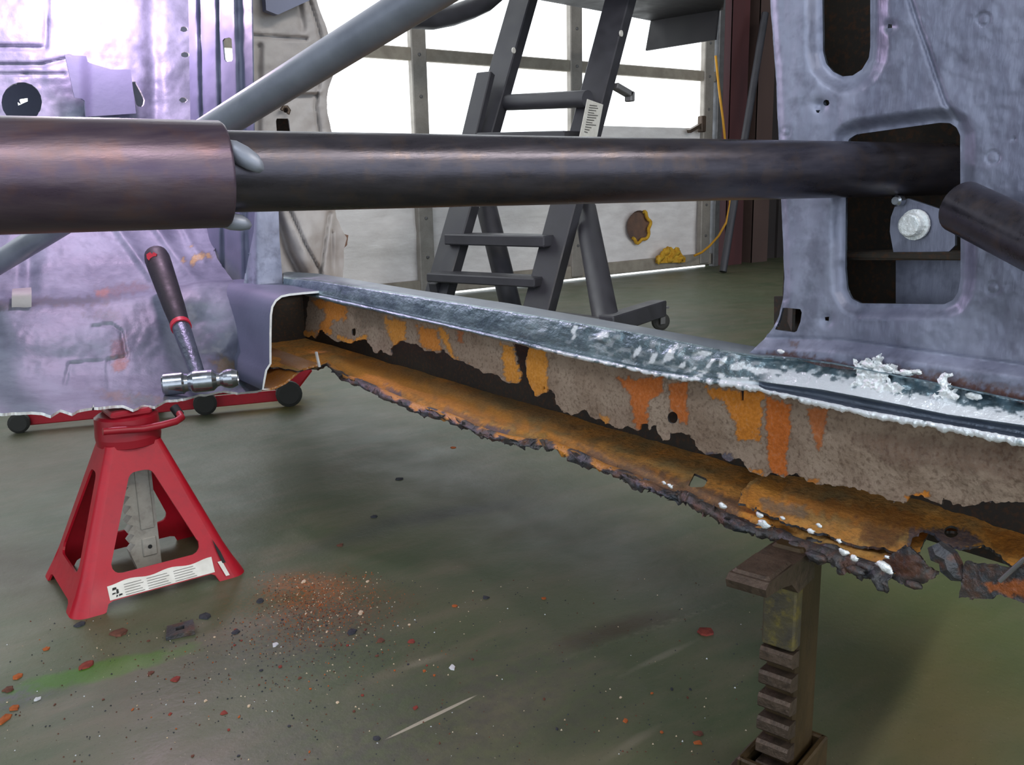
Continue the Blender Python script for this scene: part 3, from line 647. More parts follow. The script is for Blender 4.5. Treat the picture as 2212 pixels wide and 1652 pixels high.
# turned-down crumpled front edge
fe2 = np.array(fe[3:]); sx = np.arange(692, 1936, 3.); sy = np.interp(sx, fe2[:, 0], fe2[:, 1])
rowsE = []
big = sst(1450, 1650, sx); hgt = 9+9*fbm(sx/22., sx*0, 33, 4)+5*sst(1500, 1900, sx)*(1+fbm(sx/30, sx*0, 3, 2))
for k in range(8):
    t = k/7
    P = onv('Z', .324, sx, sy-6+4*t); dz = -(hgt/1940*1.15)*max(0, t-.15)*2.2
    P = P+np.stack([-.010*math.sin(t*2.6)*np.ones_like(sx)+.008*fbm(sx/10., sx*0+k*.8, 41, 3)*t, .004*fbm(sx/8., sx*0+k, 43, 3), dz+.006*fbm(sx/9., sx*0+k*.6, 47, 3)*t], 1)
    rowsE.append(P)
G = np.array(rowsE); 
nb = fbm(sx/12., sx*0, 77, 3)
te = np.zeros((8, len(sx), 4)); te[..., :3] = OR3
for k in range(8): te[k, :, 3] = sst(.0, .15, fbm(sx/26., sx*0+k*.12, 83, 3)+.25-k*.09)*sst(1500, 1250, sx)
edge = loft('torn_edge', [M['torn'], M['torn']], rocker, G, thick=.0015, tint=te.reshape(-1, 4))
bl = MB()
def shards(px0, px1, n, seed):
    r = random.Random(seed)
    for k in range(n):
        x = px0+(px1-px0)*(k+r.random())/n; y = np.interp(x, fe2[:, 0], fe2[:, 1])-2+r.random()*8
        c = on('Z', .322, x, y); s_ = .003+.005*r.random()
        pts = [c+np.array([r.uniform(-1, 1)*s_*1.6, r.uniform(-1, 1)*s_*1.6, r.uniform(-1.8, .8)*s_]) for _ in range(4)]
        bl.add(pts, [(0, 1, 2), (0, 2, 3), (0, 3, 1), (1, 3, 2)])
shards(720, 1300, 34, 3); shards(1300, 1600, 30, 4)
bl.build('torn_shred', M['torn'], rocker, kind='stuff')
wb_ = MB()
r = random.Random(9)
for k in range(26):
    x = r.uniform(1560, 1990); y = np.interp(x, fe2[:, 0], fe2[:, 1])+r.uniform(-26, 6)
    wb_.blob(on('Z', .323, x, y)-np.array([.012, 0, .004]), r.uniform(.005, .010), k, (.8, 1.5, .7), .4)
wb_.build('weld_slag', M['torn'], rocker, kind='stuff')
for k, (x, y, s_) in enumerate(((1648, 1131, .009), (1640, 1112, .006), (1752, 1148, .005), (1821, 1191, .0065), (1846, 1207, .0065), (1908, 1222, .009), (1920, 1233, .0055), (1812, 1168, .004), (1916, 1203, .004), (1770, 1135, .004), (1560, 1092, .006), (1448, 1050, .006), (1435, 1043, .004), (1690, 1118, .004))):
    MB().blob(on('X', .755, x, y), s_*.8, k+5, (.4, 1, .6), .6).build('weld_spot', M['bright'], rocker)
# second rusted sheet lying over the tray on the right
rs = [(1596, 1085), (1600, 1060), (1622, 1040), (1650, 1026), (1760, 1030), (2000, 1060), (2500, 1110), (2500, 1330), (2212, 1216), (2190, 1222), (2165, 1205), (2142, 1182), (2122, 1178), (2060, 1183), (2010, 1150), (1990, 1144), (1968, 1162), (1962, 1185), (1940, 1192), (1900, 1182), (1850, 1178), (1800, 1160), (1760, 1146), (1700, 1128), (1640, 1104)]
rp = [([(1610, 1060), (1650, 1030), (1700, 1040), (1690, 1080), (1610, 1100)], OR3, 1, 6, 8), ([(1680, 1060), (1800, 1080), (2000, 1110), (2000, 1160), (1850, 1130), (1700, 1090)], OR, .8, 8, 14), ([(1640, 1075), (1740, 1095), (1740, 1120), (1650, 1100)], srgb('857a68'), .8, 5, 10), ([(1850, 1120), (1960, 1140), (1940, 1190), (1860, 1170)], BRN, .7, 8, 12), ([(1960, 1140), (2080, 1140), (2130, 1170), (2060, 1190), (1960, 1185)], BLU, .85, 4, 6), ([(2120, 1140), (2300, 1150), (2300, 1240), (2150, 1190)], OR, .9, 8, 12)]
r2 = sheet('rusted_lower_sheet', [M['tray'], M['torn']], rocker, rs, lambda x, y: onv('Z', .343-.014*sst(1030, 1200, y-(x-1700)*.10)+.003*fbm(x/40, y/40, 6), x, y), 3.5, jag=6, jagw=12, thick=.003, patches=rp, seed=31, holes=[(circ(2055, 1148, 13, 1.2), 0)])
# curled shred, flap and folded bracket
cu = MB(); cu.tube([on('X', .775, *p) for p in ((2018, 1176), (2030, 1195), (2048, 1205), (2055, 1225), (2068, 1245), (2078, 1252))], [.007, .011, .010, .011, .007, .002], 7, smooth=False)
cu.build('curled_shred', M['torn'], rocker)
sheet('torn_flap', [M['torn'], M['torn']], rocker, [(1945, 1185), (1965, 1180), (1985, 1200), (2005, 1222), (2022, 1232), (2020, 1245), (1990, 1262), (1950, 1262), (1915, 1245), (1900, 1215)], lambda x, y: onv('X', .775+.004*fbm(x/24, y/24, 3), x, y), 3, jag=4, jagw=9, thick=.003, seed=8,
      patches=[([(1900, 1200), (1990, 1200), (1990, 1250), (1920, 1240)], BRN, .8, 8, 10)])
sheet('folded_bracket', [M['torn'], M['torn']], rocker, [(2085, 1212), (2110, 1218), (2150, 1222), (2212, 1228), (2500, 1330), (2500, 1420), (2212, 1302), (2160, 1284), (2140, 1294), (2072, 1291), (2075, 1265)], lambda x, y: onv('X', .775+.002*fbm(x/30, y/30, 5), x, y), 3.5, jag=4, jagw=10, thick=.003, seed=18,
      patches=[([(2115, 1262), (2212, 1250), (2400, 1330), (2212, 1295), (2150, 1280)], OR2, .8, 6, 10)])
hs = MB(); hs.tube([on('X', .768, *p) for p in ((2160, 1255), (2185, 1232), (2212, 1208), (2240, 1195))], .0022, 6); hs.build('wire_edge', M['pipe'], rocker)
# outer skin closing the hollow rocker
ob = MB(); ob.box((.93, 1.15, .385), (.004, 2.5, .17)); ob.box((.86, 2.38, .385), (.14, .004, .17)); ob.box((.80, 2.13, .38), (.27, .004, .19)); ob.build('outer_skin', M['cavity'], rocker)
for k, (a, b) in enumerate(((875, 930), (1255, 1310))):      # inner stiffener bulkheads seen through the eaten edge
    p = on('X', .83, b, 850)
# inner rocker section, cut through
sec = [(690, 628), (654, 631), (625, 634), (607, 638), (594, 648), (586, 662), (583, 680), (582, 720), (582, 785), (573, 799), (569, 820), (566, 842)]
flg = [(566, 842), (585, 843), (600, 838), (618, 829), (635, 815), (650, 802), (672, 795), (690, 790)]
def extrude(name, px, mats, mt_y=(1.75, 1.82, 1.92, 2.02, 2.12), tint=None):
    P = np.array([on('Y', 1.75, *p) for p in px]); R_ = []
    for y in mt_y:
        Q = P.copy(); Q[:, 1] = y; Q[:, 0] += .01*(y-1.75); R_.append(Q)
    return loft(name, mats, rocker, np.array(R_), thick=.0045, tint=tint)
al = np.array([0]*len(sec)+[1]*(len(flg)-1), float); tn5 = np.zeros((5, len(al), 4)); tn5[..., :3] = srgb('b0702c'); tn5[..., 3] = al
ir = extrude('inner_rocker', sec+flg[1:], [M['kick'], M['cut']], tint=tn5.reshape(-1, 4))
ve = MB(); ve.bar(on('Y', 1.745, 683, 760), on('Y', 1.745, 690, 792), .006, .004); ve.build('cut_tab', M['cut'], rocker)

# B pillar with its stamped openings
op = [(1775, -120), (1880, -120), (1880, 100), (1877, 125), (1862, 150), (1842, 163), (1820, 165), (1800, 155), (1785, 138), (1778, 112)]
rh = [(1828, 318), (1834, 300), (1850, 290), (2030, 265), (2052, 266), (2066, 275), (2074, 292), (2075, 600), (2070, 630), (2058, 648), (2040, 657), (1860, 655), (1840, 645), (1830, 625), (1826, 580)]
pil = [(1662, -140), (1664, 0), (1668, 60), (1675, 150), (1682, 300), (1687, 430), (1691, 520), (1694, 600), (1692, 645), (1684, 680), (1670, 708), (1650, 733), (1618, 762), (1640, 772), (1666, 772), (1720, 776), (1780, 794), (1850, 800), (1935, 812), (1990, 822), (2050, 836), (2130, 846), (2212, 872), (2520, 935), (2520, -140)]
seam = [(1962, -40), (1966, 0), (1985, 60), (2002, 105), (2020, 160), (2042, 222), (2072, 262)]
def pmap(x, y):
    s1 = sdpoly(x, y, op); s2 = sdpoly(x, y, rh)
    d = .014*(1-sst(4, 42, s1))+.011*(1-sst(6, 36, s2))
    d = d+.004*np.exp(-(sdline(x, y, seam)/5.)**2)
    for cx, cy, rr in ((2125, 42, 13), (2145, 340, 13), (2145, 622, 12), (1697, 285, 9), (1693, 640, 8), (2190, 300, 2)):
        q = np.hypot(x-cx, (y-cy)); d = d+.0015*np.exp(-((q-rr)/2.5)**2)
    for cx, cy in ((1922, 57), (1772, 228), (1787, 690)):
        q = np.hypot(x-cx, (y-cy)); d = d+.005*np.exp(-(q/12.)**2)
    sl = sdline(x, y, [(1640, 728), (1811, 734), (2212, 789), (2520, 835)])
    d = d+.0025*np.exp(-(sl/2.5)**2)
    below = sst(0, 30, y-np.interp(x, [1640, 1811, 2212, 2520], [728, 734, 789, 835]))
    d = d-.012*below-.006*sst(1700, 1655, x)*0
    d = d+.010*sst(1688, 1660, x-(y-300)*.03*0)*sst(700, 600, y)*0
    d = d+.0025*fbm(x/90, y/90, 51, 3)+.0006*fbm(x/14, y/14, 52, 3)
    edge = sdpoly(x, y, pil); d = d+.005*sst(-14, -2, edge)*(y < 700)
    return onv('X', .832+d, x, y)
pp_ = [([(1640, 768), (1700, 758), (1780, 775), (1850, 790), (1850, 805), (1780, 798), (1700, 790)], BRN, .85, 6, 8), ([(1935, 800), (2050, 812), (2212, 850), (2520, 920), (2520, 940), (2212, 872), (2050, 838), (1935, 815)], srgb('4a2820'), .95, 7, 8), ([(1900, 785), (2212, 835), (2212, 850), (1935, 805)], srgb('6a5a58'), .6, 8, 10),
       ([(1705, 735), (1725, 738), (1722, 752), (1708, 748)], srgb('74503c'), .7, 4, 5)]
pillar = sheet('rear_pillar', [M['body'], M['ground_dark']], car, pil, pmap, 4, [(op, 0), (rh, 0), (circ(1922, 57, 6), 0), (circ(1785, 222, 7), 0), (circ(1767, 239, 5), 0), (circ(1787, 688, 6), 0), ([(1691, 664), (1733, 668), (1729, 695), (1720, 718), (1674, 712), (1684, 690)], 0)], jag=1.5, jagw=30, thick=.003, patches=pp_, seed=41)
pillar['label'] = 'bare grey rear door pillar with oval and square openings'
cv = MB(); ye = on('X', .965, 1702, 430)[1]
cv.box((.965, ye-.35, .86), (.004, .70, .70)); cv.prism([(.842, .608, .53), (.965, ye, .53), (.965, ye, 1.22), (.842, .608, 1.22)], (0, -.004, 0)); cv.box((.905, ye-.40, .512), (.12, .6, .004)); cv.prism([on('X', .90, *p) for p in ((1672, 640), (1760, 640), (1760, 735), (1672, 735))], (.004, 0, 0)); cv.build('outer_pillar_skin', M['cavity'], pillar)  # last prism: dark sheet added to give the foot slot its shade
sh = MB(); a = on('X', .875, 1840, 553); b = on('X', .875, 2085, 553); sh.bar(a+np.array([.03, .03, 0]), b+np.array([.03, -.03, 0]), .004, .07, up=(1, 0, 0)); 
sh.bar(a, b, .008, .005, up=(1, 0, 0)); sh.build('inner_shelf', M['cavity'], pillar)
sheet('mount_plate', [M['body'], M['ground_dark']], pillar, [(1924, 470), (1935, 440), (1960, 428), (2063, 462), (2063, 530), (2050, 543), (1930, 545), (1922, 500)], lambda x, y: onv('X', .878, x, y), 8, thick=.004)
sheet('inner_liner', [M['body'], M['body']], pillar, [(1935, 562), (2090, 562), (2090, 670), (1935, 670)], lambda x, y: onv('X', .93+0*x, x, y), 20, thick=.002)
bc = on('X', .876, 1978, 485)
bo = MB(); bo.lathe(bc, (-1, 0, 0), [(0, .0155), (.003, .0155), (.003, .0120), (.012, .0120), (.0140, .0110), (.0145, .0095), (.0145, 0)], 18, smooth=False); bo.build('bolt', M['bright'], pillar)
bc = on('X', .874, 1945, 433); bo = MB(); bo.lathe(bc, (-1, 0, 0), [(0, .006), (.008, .006), (.010, .004), (.010, 0)], 10); bo.build('bolt', M['chrome'], pillar)
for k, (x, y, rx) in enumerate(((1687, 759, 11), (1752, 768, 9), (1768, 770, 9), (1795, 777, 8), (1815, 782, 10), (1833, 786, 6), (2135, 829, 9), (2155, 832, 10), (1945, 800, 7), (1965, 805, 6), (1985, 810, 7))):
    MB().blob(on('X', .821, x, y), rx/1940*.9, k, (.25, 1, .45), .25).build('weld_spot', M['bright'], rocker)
for pl_, sd_ in (([(1842, 782), (1860, 792), (1870, 777), (1884, 787), (1897, 768), (1906, 786), (1925, 790), (1937, 800), (1920, 812), (1934, 830), (1952, 849), (1900, 852), (1862, 844), (1838, 838), (1853, 812), (1850, 797)], 3), ([(2028, 808), (2040, 803), (2051, 812), (2047, 828), (2060, 845), (2069, 858), (2035, 862), (2022, 855), (2036, 838), (2027, 822)], 4)):
    sheet('weld_splash', [M['bright'], M['bright']], rocker, pl_, lambda x, y: onv('X', .806+.004*fbm(x/9, y/9, sd_, 3)+.006*sst(850, 780, y), x, y), 2.5, jag=10, jagw=9, thick=.004, seed=sd_, holes=[([(1905, 815), (1913, 812), (1916, 826), (1908, 828)], 1)])
r = random.Random(5)
for (cx, cy, n, sp, spy) in ((1893, 800, 5, 34, 20), (2045, 838, 3, 16, 14), (2100, 852, 4, 22, 4), (1960, 803, 5, 30, 4)):
    for k in range(n):
        MB().blob(on('X', .810, cx+r.gauss(0, sp*.5), cy+r.gauss(0, spy*.5)), r.uniform(.002, .0042), r.randint(0, 99), (.3, 1.5, .7), .7).build('weld_spatter', M['bright'], rocker)

# floor pan, toe board and firewall in one pressed sheet
cutl = [(-150, 900), (0, 892), (68, 889), (95, 891), (110, 897), (132, 884), (156, 892), (180, 882), (264, 875), (288, 884), (305, 875), (334, 877), (359, 865), (407, 858), (430, 851), (448, 850), (485, 843), (515, 848), (540, 846), (566, 842)]
fpoly = cutl+[(578, 812), (560, 765), (545, 700), (535, 640), (500, 600), (470, 560), (445, 480), (425, 300), (418, 0), (415, -150), (-150, -150)]
pr = np.array([(-150, 2.60), (0, 2.57), (250, 2.53), (400, 2.50), (470, 2.44), (520, 2.37), (570, 2.29), (615, 2.20), (634, 2.15), (644, 2.075), (655, 2.05), (690, 2.0), (730, 1.95), (770, 1.90), (810, 1.83), (840, 1.755), (860, 1.69), (880, 1.625), (900, 1.58)])
def fmap(x, y):
    sh_ = np.interp(x, [-150, 0, 200, 330, 430, 560], [14, 14, 8, -8, -34, -50])*np.exp(-((y-645)/90.)**2)
    Yv = np.interp(y-sh_, pr[:, 0], pr[:, 1])
    Yv = Yv+.13*sst(400, 560, x)*sst(700, 850, y)
    Yv = Yv-.030*np.exp(-((x-90)/170.)**2-((y-735)/55.)**2)
    Yv = Yv+.03*np.exp(-((x-420)/50.)**2)*sst(640, 700, y)*sst(840, 790, y)
    for ln, wd, am in (([(238, 470), (292, 545), (345, 620)], 11, .020), ([(325, 470), (365, 530), (420, 600)], 12, .022), ([(385, 470), (415, 530), (440, 560)], 9, .015)):
        Yv = Yv-am*np.exp(-(sdline(x, y, ln)/wd)**2)
    for ln, wd, am in (([(-150, 140), (90, 140), (150, 125)], 4, .012), ([(-150, 160), (140, 160)], 3, .008), ([(-150, 100), (98, 103), (102, 20), (100, -150)], 5, .015), ([(190, 250), (205, 245), (180, 160)], 5, .012), ([(325, -150), (335, 300)], 18, .02), ([(70, 480), (60, 640)], 18, .02),
                       ([(200, 705), (240, 700), (262, 715), (272, 770), (235, 778)], 2.5, .010), ([(235, 778), (150, 785), (140, 830)], 2.5, .008), ([(232, 780), (235, 840)], 2, .006)):
        Yv = Yv+am*np.exp(-(sdline(x, y, ln)/wd)**2)
    Yv = Yv+.010*fbm(x/70, y/70, 61, 3)*sst(900, 800, y)+.003*fbm(x/18, y/18, 62, 3)
    return onv('Y', Yv, x, y)
TEAL = srgb('46727a'); YEL = srgb('8a7a50')
fpch = [([(205, 625), (320, 605), (330, 625), (225, 648)], srgb('8a7480'), .6, 8, 12), ([(205, 628), (232, 618), (235, 640), (210, 642)], OR2, .6, 5, 6), ([(240, 735), (270, 725), (275, 775), (240, 775)], srgb('7c5a68'), .7, 6, 7), ([(243, 780), (276, 776), (274, 800), (245, 800)], OR2, .6, 5, 6),
        ([(195, 840), (330, 855), (360, 858), (330, 872), (250, 868)], srgb('9a7a5c'), .6, 8, 10), ([(280, 850), (335, 858), (330, 875), (285, 880)], TEAL, .7, 7, 8), ([(480, 825), (530, 820), (530, 838), (490, 842)], TEAL, .7, 6, 8), ([(455, 780), (490, 765), (520, 810), (470, 805)], YEL, .7, 8, 9), ([(185, 680), (250, 672), (260, 690), (190, 690)], srgb('61848a'), .5, 7, 9), ([(-150, 655), (230, 640), (240, 655), (-150, 672)], srgb('4f5c62'), .7, 6, 10)]
for (x, y, r_) in ((412, 532, 5), (360, 555, 6), (397, 562, 6), (420, 557, 9), (434, 553, 9), (452, 552, 7), (415, 569, 6)): fpch.append((circ(x, y, r_), srgb('b89a60'), .9, 3, 5))
slot = [(284, 168), (290, 172), (304, 196), (313, 215), (311, 228), (302, 233), (294, 226), (288, 198)]
fpan = sheet('floor_pan', [M['floorpan'], M['cut']], car, fpoly, fmap, 4, [(circ(47, 221, 44), 0), (slot, 0), (circ(397, 63, 6, 1.5), 0), (circ(400, 118, 6, 1.6), 0), (circ(396, 216, 6, 1.6), 0)], jag=2, jagw=12, thick=.005, patches=fpch, seed=51)
fpan['label'] = 'grey floor pan and firewall with a bright ragged cut edge'
sheet('engine_bay_panel', [M['kick'], M['kick']], car, [(-60, 10), (440, 10), (440, 320), (-60, 320)], lambda x, y: onv('Y', 2.85, x, y), 4, [([(35, 224), (44, 214), (66, 211), (69, 215), (52, 222), (40, 228)], 0)], thick=.003)
sheet('firewall_bracket', [M['kick'], M['kick']], fpan, [(140, 118), (186, 121), (190, 135), (240, 150), (282, 150), (294, 245), (186, 252), (183, 214), (161, 211)], lambda x, y: onv('Y', 2.47+.02*sst(170, 200, x), x, y), 5, thick=.003)
tb = MB(); pts = [on('Y', Y_, 47, y) for Y_, y in ((2.10, 690), (2.06, 684), (2.05, 640), (2.09, 628), (2.16, 622))]
P = np.array(pts); L_ = P-np.array([.018, 0, 0]); R_ = P+np.array([.018, 0, 0]); loft('strap_tab', M['fender'], fpan, np.array([L_, R_]), thick=.003)
# kick panel and hinge pillar
kp = [(404, -140), (541, -140), (545, 100), (548, 300), (556, 470), (548, 560), (530, 632), (500, 650), (470, 640), (430, 560), (412, 300)]
def kmap(x, y):
    d = .012*np.exp(-((x-432-(y*.025))/6.)**2)+.010*np.exp(-((x-472-(y*.02))/4.)**2)-.012*np.exp(-((x-505-(y*.03))/8.)**2)+.004*fbm(x/40, y/60, 12, 3)
    return onv('X', .785+d, x, y)
kick = sheet('kick_panel', [M['kick'], M['kick']], car, kp, kmap, 4, [([(480, 84), (500, 80), (503, 132), (485, 134)], 0)], thick=.003)
sheet('hinge_pillar', [M['body'], M['body']], car, [(552, 430), (601, 430), (604, 520), (611, 613), (570, 618), (526, 616), (536, 560), (548, 500)], lambda x, y: onv('Y', 1.97+.05*sst(560, 530, x)+.002*fbm(x/30, y/30, 4), x, y), 4, thick=.004)
fd = [(541, -140), (680, -140), (683, 0), (706, 60), (721, 115), (722, 150), (708, 195), (705, 240), (716, 290), (722, 400), (727, 470), (736, 492), (748, 515), (744, 540), (741, 604), (612, 608), (604, 560), (596, 460), (556, 460), (549, 300), (545, 100)]
def dmap(x, y):
    d = 0*x
    for ln, wd, am in (([(545, 76), (600, 80), (662, 84)], 3, .02), ([(668, 0), (688, 60), (702, 120), (690, 175), (682, 230), (692, 300), (700, 440)], 3, .02), ([(590, 445), (622, 545), (648, 592)], 10, .05), ([(622, 445), (660, 530), (694, 592)], 3, .025), ([(692, 592), (705, 500), (712, 460)], 3, .02), ([(718, 500), (720, 604)], 2, .015),
                       ([(560, 100), (556, 300), (570, 440)], 6, .02), ([(636, 206), (684, 206)], 3, .02), ([(645, 10), (655, 60)], 6, .012)):
        d = d+am*np.exp(-(sdline(x, y, ln)/wd)**2)
    d = d-.03*np.exp(-((x-662)/30.)**2)*sst(460, 520, y)*sst(610, 560, y)-.02*np.exp(-((y-197)/7.)**2)*sst(630, 645, x)*sst(700, 685, x)
    d = d+.03*sst(700, 735, x)
    return onv('Y', 2.06+d+.008*fbm(x/40, y/40, 14, 3), x, y)
fen = sheet('fender_apron', [M['fender'], M['fender']], car, fd, dmap, 4, [([(598, 258), (622, 258), (625, 285), (600, 286)], 2), (circ(618, 238, 6, 1.2), 0)], jag=3, jagw=30, thick=.004)
fen['label'] = 'beige primered fender apron in front of the door opening'
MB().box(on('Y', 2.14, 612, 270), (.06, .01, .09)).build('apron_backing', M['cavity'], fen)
sheet('torn_apron_tip', [M['hole'], M['hole']], fen, [(740, 505), (752, 508), (750, 530), (741, 540)], lambda x, y: onv('Y', 2.10, x, y), 3, jag=2, thick=.004)
tb = MB(); tb.tube([on('Y', 2.04, *p) for p in ((608, 238), (612, 231), (620, 231), (625, 238), (622, 246))], .004, 8); tb.build('hook', M['castdark'], fen)
# dark strut bracket high on the apron
sheet('strut_bracket', [M['kick'], M['kick']], fen, [(560, -140), (700, -140), (670, 0), (600, 32), (575, 22), (572, -20)], lambda x, y: onv('Y', 2.02, x, y), 6, thick=.02)

# ------------------------------------------------------------------ roll cage
cage = empty('roll_cage', (.22, .605, .71), 'welded steel tube roll cage with thick horizontal bar and sleeve across the car', 'roll cage')
b0 = np.array([.22, .606, .7105]); b1 = np.array([.950, .506, .7030]); bd = (b1-b0)/np.linalg.norm(b1-b0)
MB().tube([b0-bd*.02, b0+bd*.3, b1], .0268, 40).build('cross_bar', M['steel_tube'], cage)
sl = MB(); se = np.array([.214, .602, .7085]); s0 = se-bd*.9
sl.tube([s0, se-bd*.3, se-bd*.002, se], [.0345, .0345, .0345, .033], 44)
sl.build('sleeve', M['steel_sleeve'], cage)
for (px, py, sz) in ((524, 336, (.0165, .007, .0068)), (500, 478, (.014, .008, .006))):
    cpt = atd(px, py, .575 if py < 400 else .60); v = MB()
    blb = MB(); blb.blob((0, 0, 0), 1, 3, sz, .08); Vv = np.concatenate(blb.V); an = math.radians(33 if py < 400 else 10)
    e1 = RT*math.cos(an)+DN*math.sin(an); e2 = -RT*math.sin(an)+DN*math.cos(an)
    v.add(cpt+Vv[:, :1]*e1+Vv[:, 1:2]*FW+Vv[:, 2:3]*e2, blb.F, True); v.build('weld_plug', M['rail_steel'], cage)
d0 = atd(60, 528, 1.75); d1 = atd(905, 0, 1.03); dd = d1-d0
MB().tube([d0-dd*.25, d0+dd*.5, d1+dd*.25], .0222, 28).build('diagonal_bar', M['rail_steel'], cage)
r0 = atd(2078, 447, .785); r1 = atd(2160, 487, .745); r2_ = r1+(r1-r0)*3
MB().tube([r0, r1, r2_], .0228, 28).build('rear_stay', M['steel_tube'], cage)

# ------------------------------------------------------------------ hammer lying on the floor pan
hc = atd(428, 826, dep_h := float((on('Y', 1.685, 428, 826)-CP)@FW)); ha = atd(352, 831, dep_h-.01); hb = atd(498, 817, dep_h+.015)
ham = empty('hammer', hc, 'ball-peen hammer with polished head and black grip lying on the cut floor pan', 'hammer')
ax = (hb-ha)/np.linalg.norm(hb-ha); L = np.linalg.norm(hb-ha)
hd = MB(); hd.lathe(ha, ax, [(0, 0), (0, .019), (.003, .0212), (.036, .0212), (.040, .018), (.046, .0165), (.052, .0195), (.056, .021), (.082, .021), (.090, .0205), (.098, .0135), (.103, .012), (.110, .016), (.118, .0185), (.126, .0185), (.136, .014), (L-.003, .007), (L, 0)], 28)
hd.build('head', M['chrome'], ham)
h0 = hc+ax*.004; h1 = on('Y', 2.09, 336, 548); hv = h1-h0
tubept = lambda t: h0+hv*t
gr = MB(); gr.tube([tubept(t) for t in (.40, .45, .55, .7, .85, .95, .985, 1.0)], [.0185, .0195, .022, .024, .026, .027, .025, .017], 20); gr.build('grip', M['black'], ham)
MB().tube([tubept(.385), tubept(.41)], .0205, 18).build('ring', M['redring'], ham)
nk = MB(); nk.tube([tubept(.0), tubept(.1), tubept(.25), tubept(.39)], [.013, .0145, .0165, .0182], 14); nk.build('handle', M['ground_dark'], ham)
mk = tubept(.945)-FW*.0285
hp = [(-.35, -1), (-1, -.6), (-.9, .1), (0, 1), (.9, .1), (1, -.7), (.4, -1), (0, -.6)]
MB().prism([mk+RT*a*.011+DN*b*.012 for a, b in hp], -FW*.006).build('red_mark', M['redring'], ham)

# ------------------------------------------------------------------ red jack stand
SX, SY = .376, 1.672
st = empty('jack_stand', (SX, SY, 0), 'red pyramid jack stand holding up the cut floor, white label on its base', 'jack stand')
hx, hy, HT = .145, .122, .262; tx_, ty_ = .047, .042; cb, ct = .020, .012
allV = []; allF = []; allM = []; off = 0
def addsheet(V, F, mi):
    global off
    allV.append(V); allF.append(np.asarray(F)+off); allM.append(mi); off += len(V)
def face(nrm, bw, tw, bd_, td_):   # bw/tw half widths, bd/td distance from the axis
    bb = bw-cb; tt = tw-ct; S = 1000.
    out = [(-bb, 0), (-bb*.78, 0), (-bb*.72, .016), (bb*.72, .016), (bb*.78, 0), (bb, 0), (tt, HT), (-tt, HT)]
    win = [(-bb*.48, .070), (bb*.48, .070), (.008, .200), (-.008, .200)]
    O = np.array(out)*S; W = np.array(win)*S
    def sdf(x, y): return np.maximum(sdpoly(x, y, O), -sdpoly(x, y, W, 15))
    X, Y, F = sheetgeo(sdf, (O[:, 0].min(), 0, O[:, 0].max(), HT*S), 6)
    X = X/S; Y = Y/S; dpt = bd_+(td_-bd_)*Y/HT
    cur = .006*sst(.05, 0, Y)    # flared foot
    n = np.array(nrm); t = np.array([-n[1], n[0], 0])
    V = np.array([SX, SY, 0])+X[:, None]*t+(dpt+cur)[:, None]*n+Y[:, None]*np.array([0, 0, 1.])
    fn = np.cross(V[F[:, 2]]-V[F[:, 0]], V[F[:, 3]]-V[F[:, 1]])
    if (fn@n).mean() < 0: F = F[:, ::-1]
    V2, F2, mi, _ = solid(V, F, .004); addsheet(V2, F2, mi)
face((0, -1, 0), hx, tx_, hy, ty_); face((0, 1, 0), hx, tx_, hy, ty_); face((-1, 0, 0), hy, ty_, hx, tx_); face((1, 0, 0), hy, ty_, hx, tx_)
for sx_ in (-1, 1):
    for sy_ in (-1, 1):
        rows = []
        for t in np.linspace(0, 1, 10):
            z = HT*t; w_ = hx+(tx_-hx)*t; d_ = hy+(ty_-hy)*t; c_ = cb+(ct-cb)*t; cu = .006*float(sst(.05, 0, z)); arc = []
            for q in np.linspace(0, PI/2, 6):
                arc.append((SX+sx_*(w_-c_+(c_+cu)*math.sin(q)), SY+sy_*(d_-c_+(c_+cu)*math.cos(q)), z))
            rows.append(arc)
        G = np.array(rows); V = G.reshape(-1, 3); F = np.array([(j*6+i, j*6+i+1, (j+1)*6+i+1, (j+1)*6+i) for j in range(9) for i in range(5)])
        fn = np.cross(V[F[:, 2]]-V[F[:, 0]], V[F[:, 3]]-V[F[:, 1]])
        if (fn@np.array([sx_, sy_, 0])).mean() < 0: F = F[:, ::-1]
        V2, F2, mi, _ = solid(V, F, .004); addsheet(V2, F2, mi)
fr = link('frame', np.concatenate(allV), np.concatenate(allF), [M['redpaint'], M['redpaint']], st, np.concatenate(allM), np.concatenate([m_ == 0 for m_ in allM]))
co = MB(); co.lathe((SX, SY, HT-.012), (0, 0, 1), [(0, .040), (.006, .054), (.020, .056), (.056, .054), (.060, .048), (.060, .030)], 20); co.build('collar', M['darkred'], st)
ps = MB(); zt = .318; zb = .012; x0 = SX+.008; pw_ = .021
outl = []
n = 13
for k in range(n):     # ratchet teeth on the left edge
    z = .05+k*(.24/n); outl += [(x0-pw_-.011, z+.002), (x0-pw_, z+.014)]
poly = [(x0+pw_, zb), (x0+pw_, zt), (x0-pw_, zt)]+outl[::-1]+[(x0-pw_, zb)]
ps.prism([(x, SY-.012, z) for x, z in poly], (0, .026, 0)); ps.box((x0+.003, SY-.0135, .19), (.024, .004, .20), bev=.001); ps.box((x0+.003, SY-.0135, .055), (.026, .004, .036), bev=.002)
post = ps.build('ratchet_post', M['postgrey'], st)
MB().lathe((x0+.003, SY-.0155, .055), (0, -1, 0), [(0, .004), (.0006, .004), (.0006, 0)], 10).build('pin_hole', M['printblack'], post)
sd = MB(); sd.box((SX, SY, .316), (.07, .09, .012), bev=.004); sd.build('saddle', M['darkred'], st)
lv = MB(); lp = [on('Y', 1.612, *p) for p in ((222, 932), (260, 929), (310, 926), (350, 918))]+[on('Y', 1.615, 380, 910), on('Y', 1.625, 392, 902), on('Y', 1.645, 387, 893)]
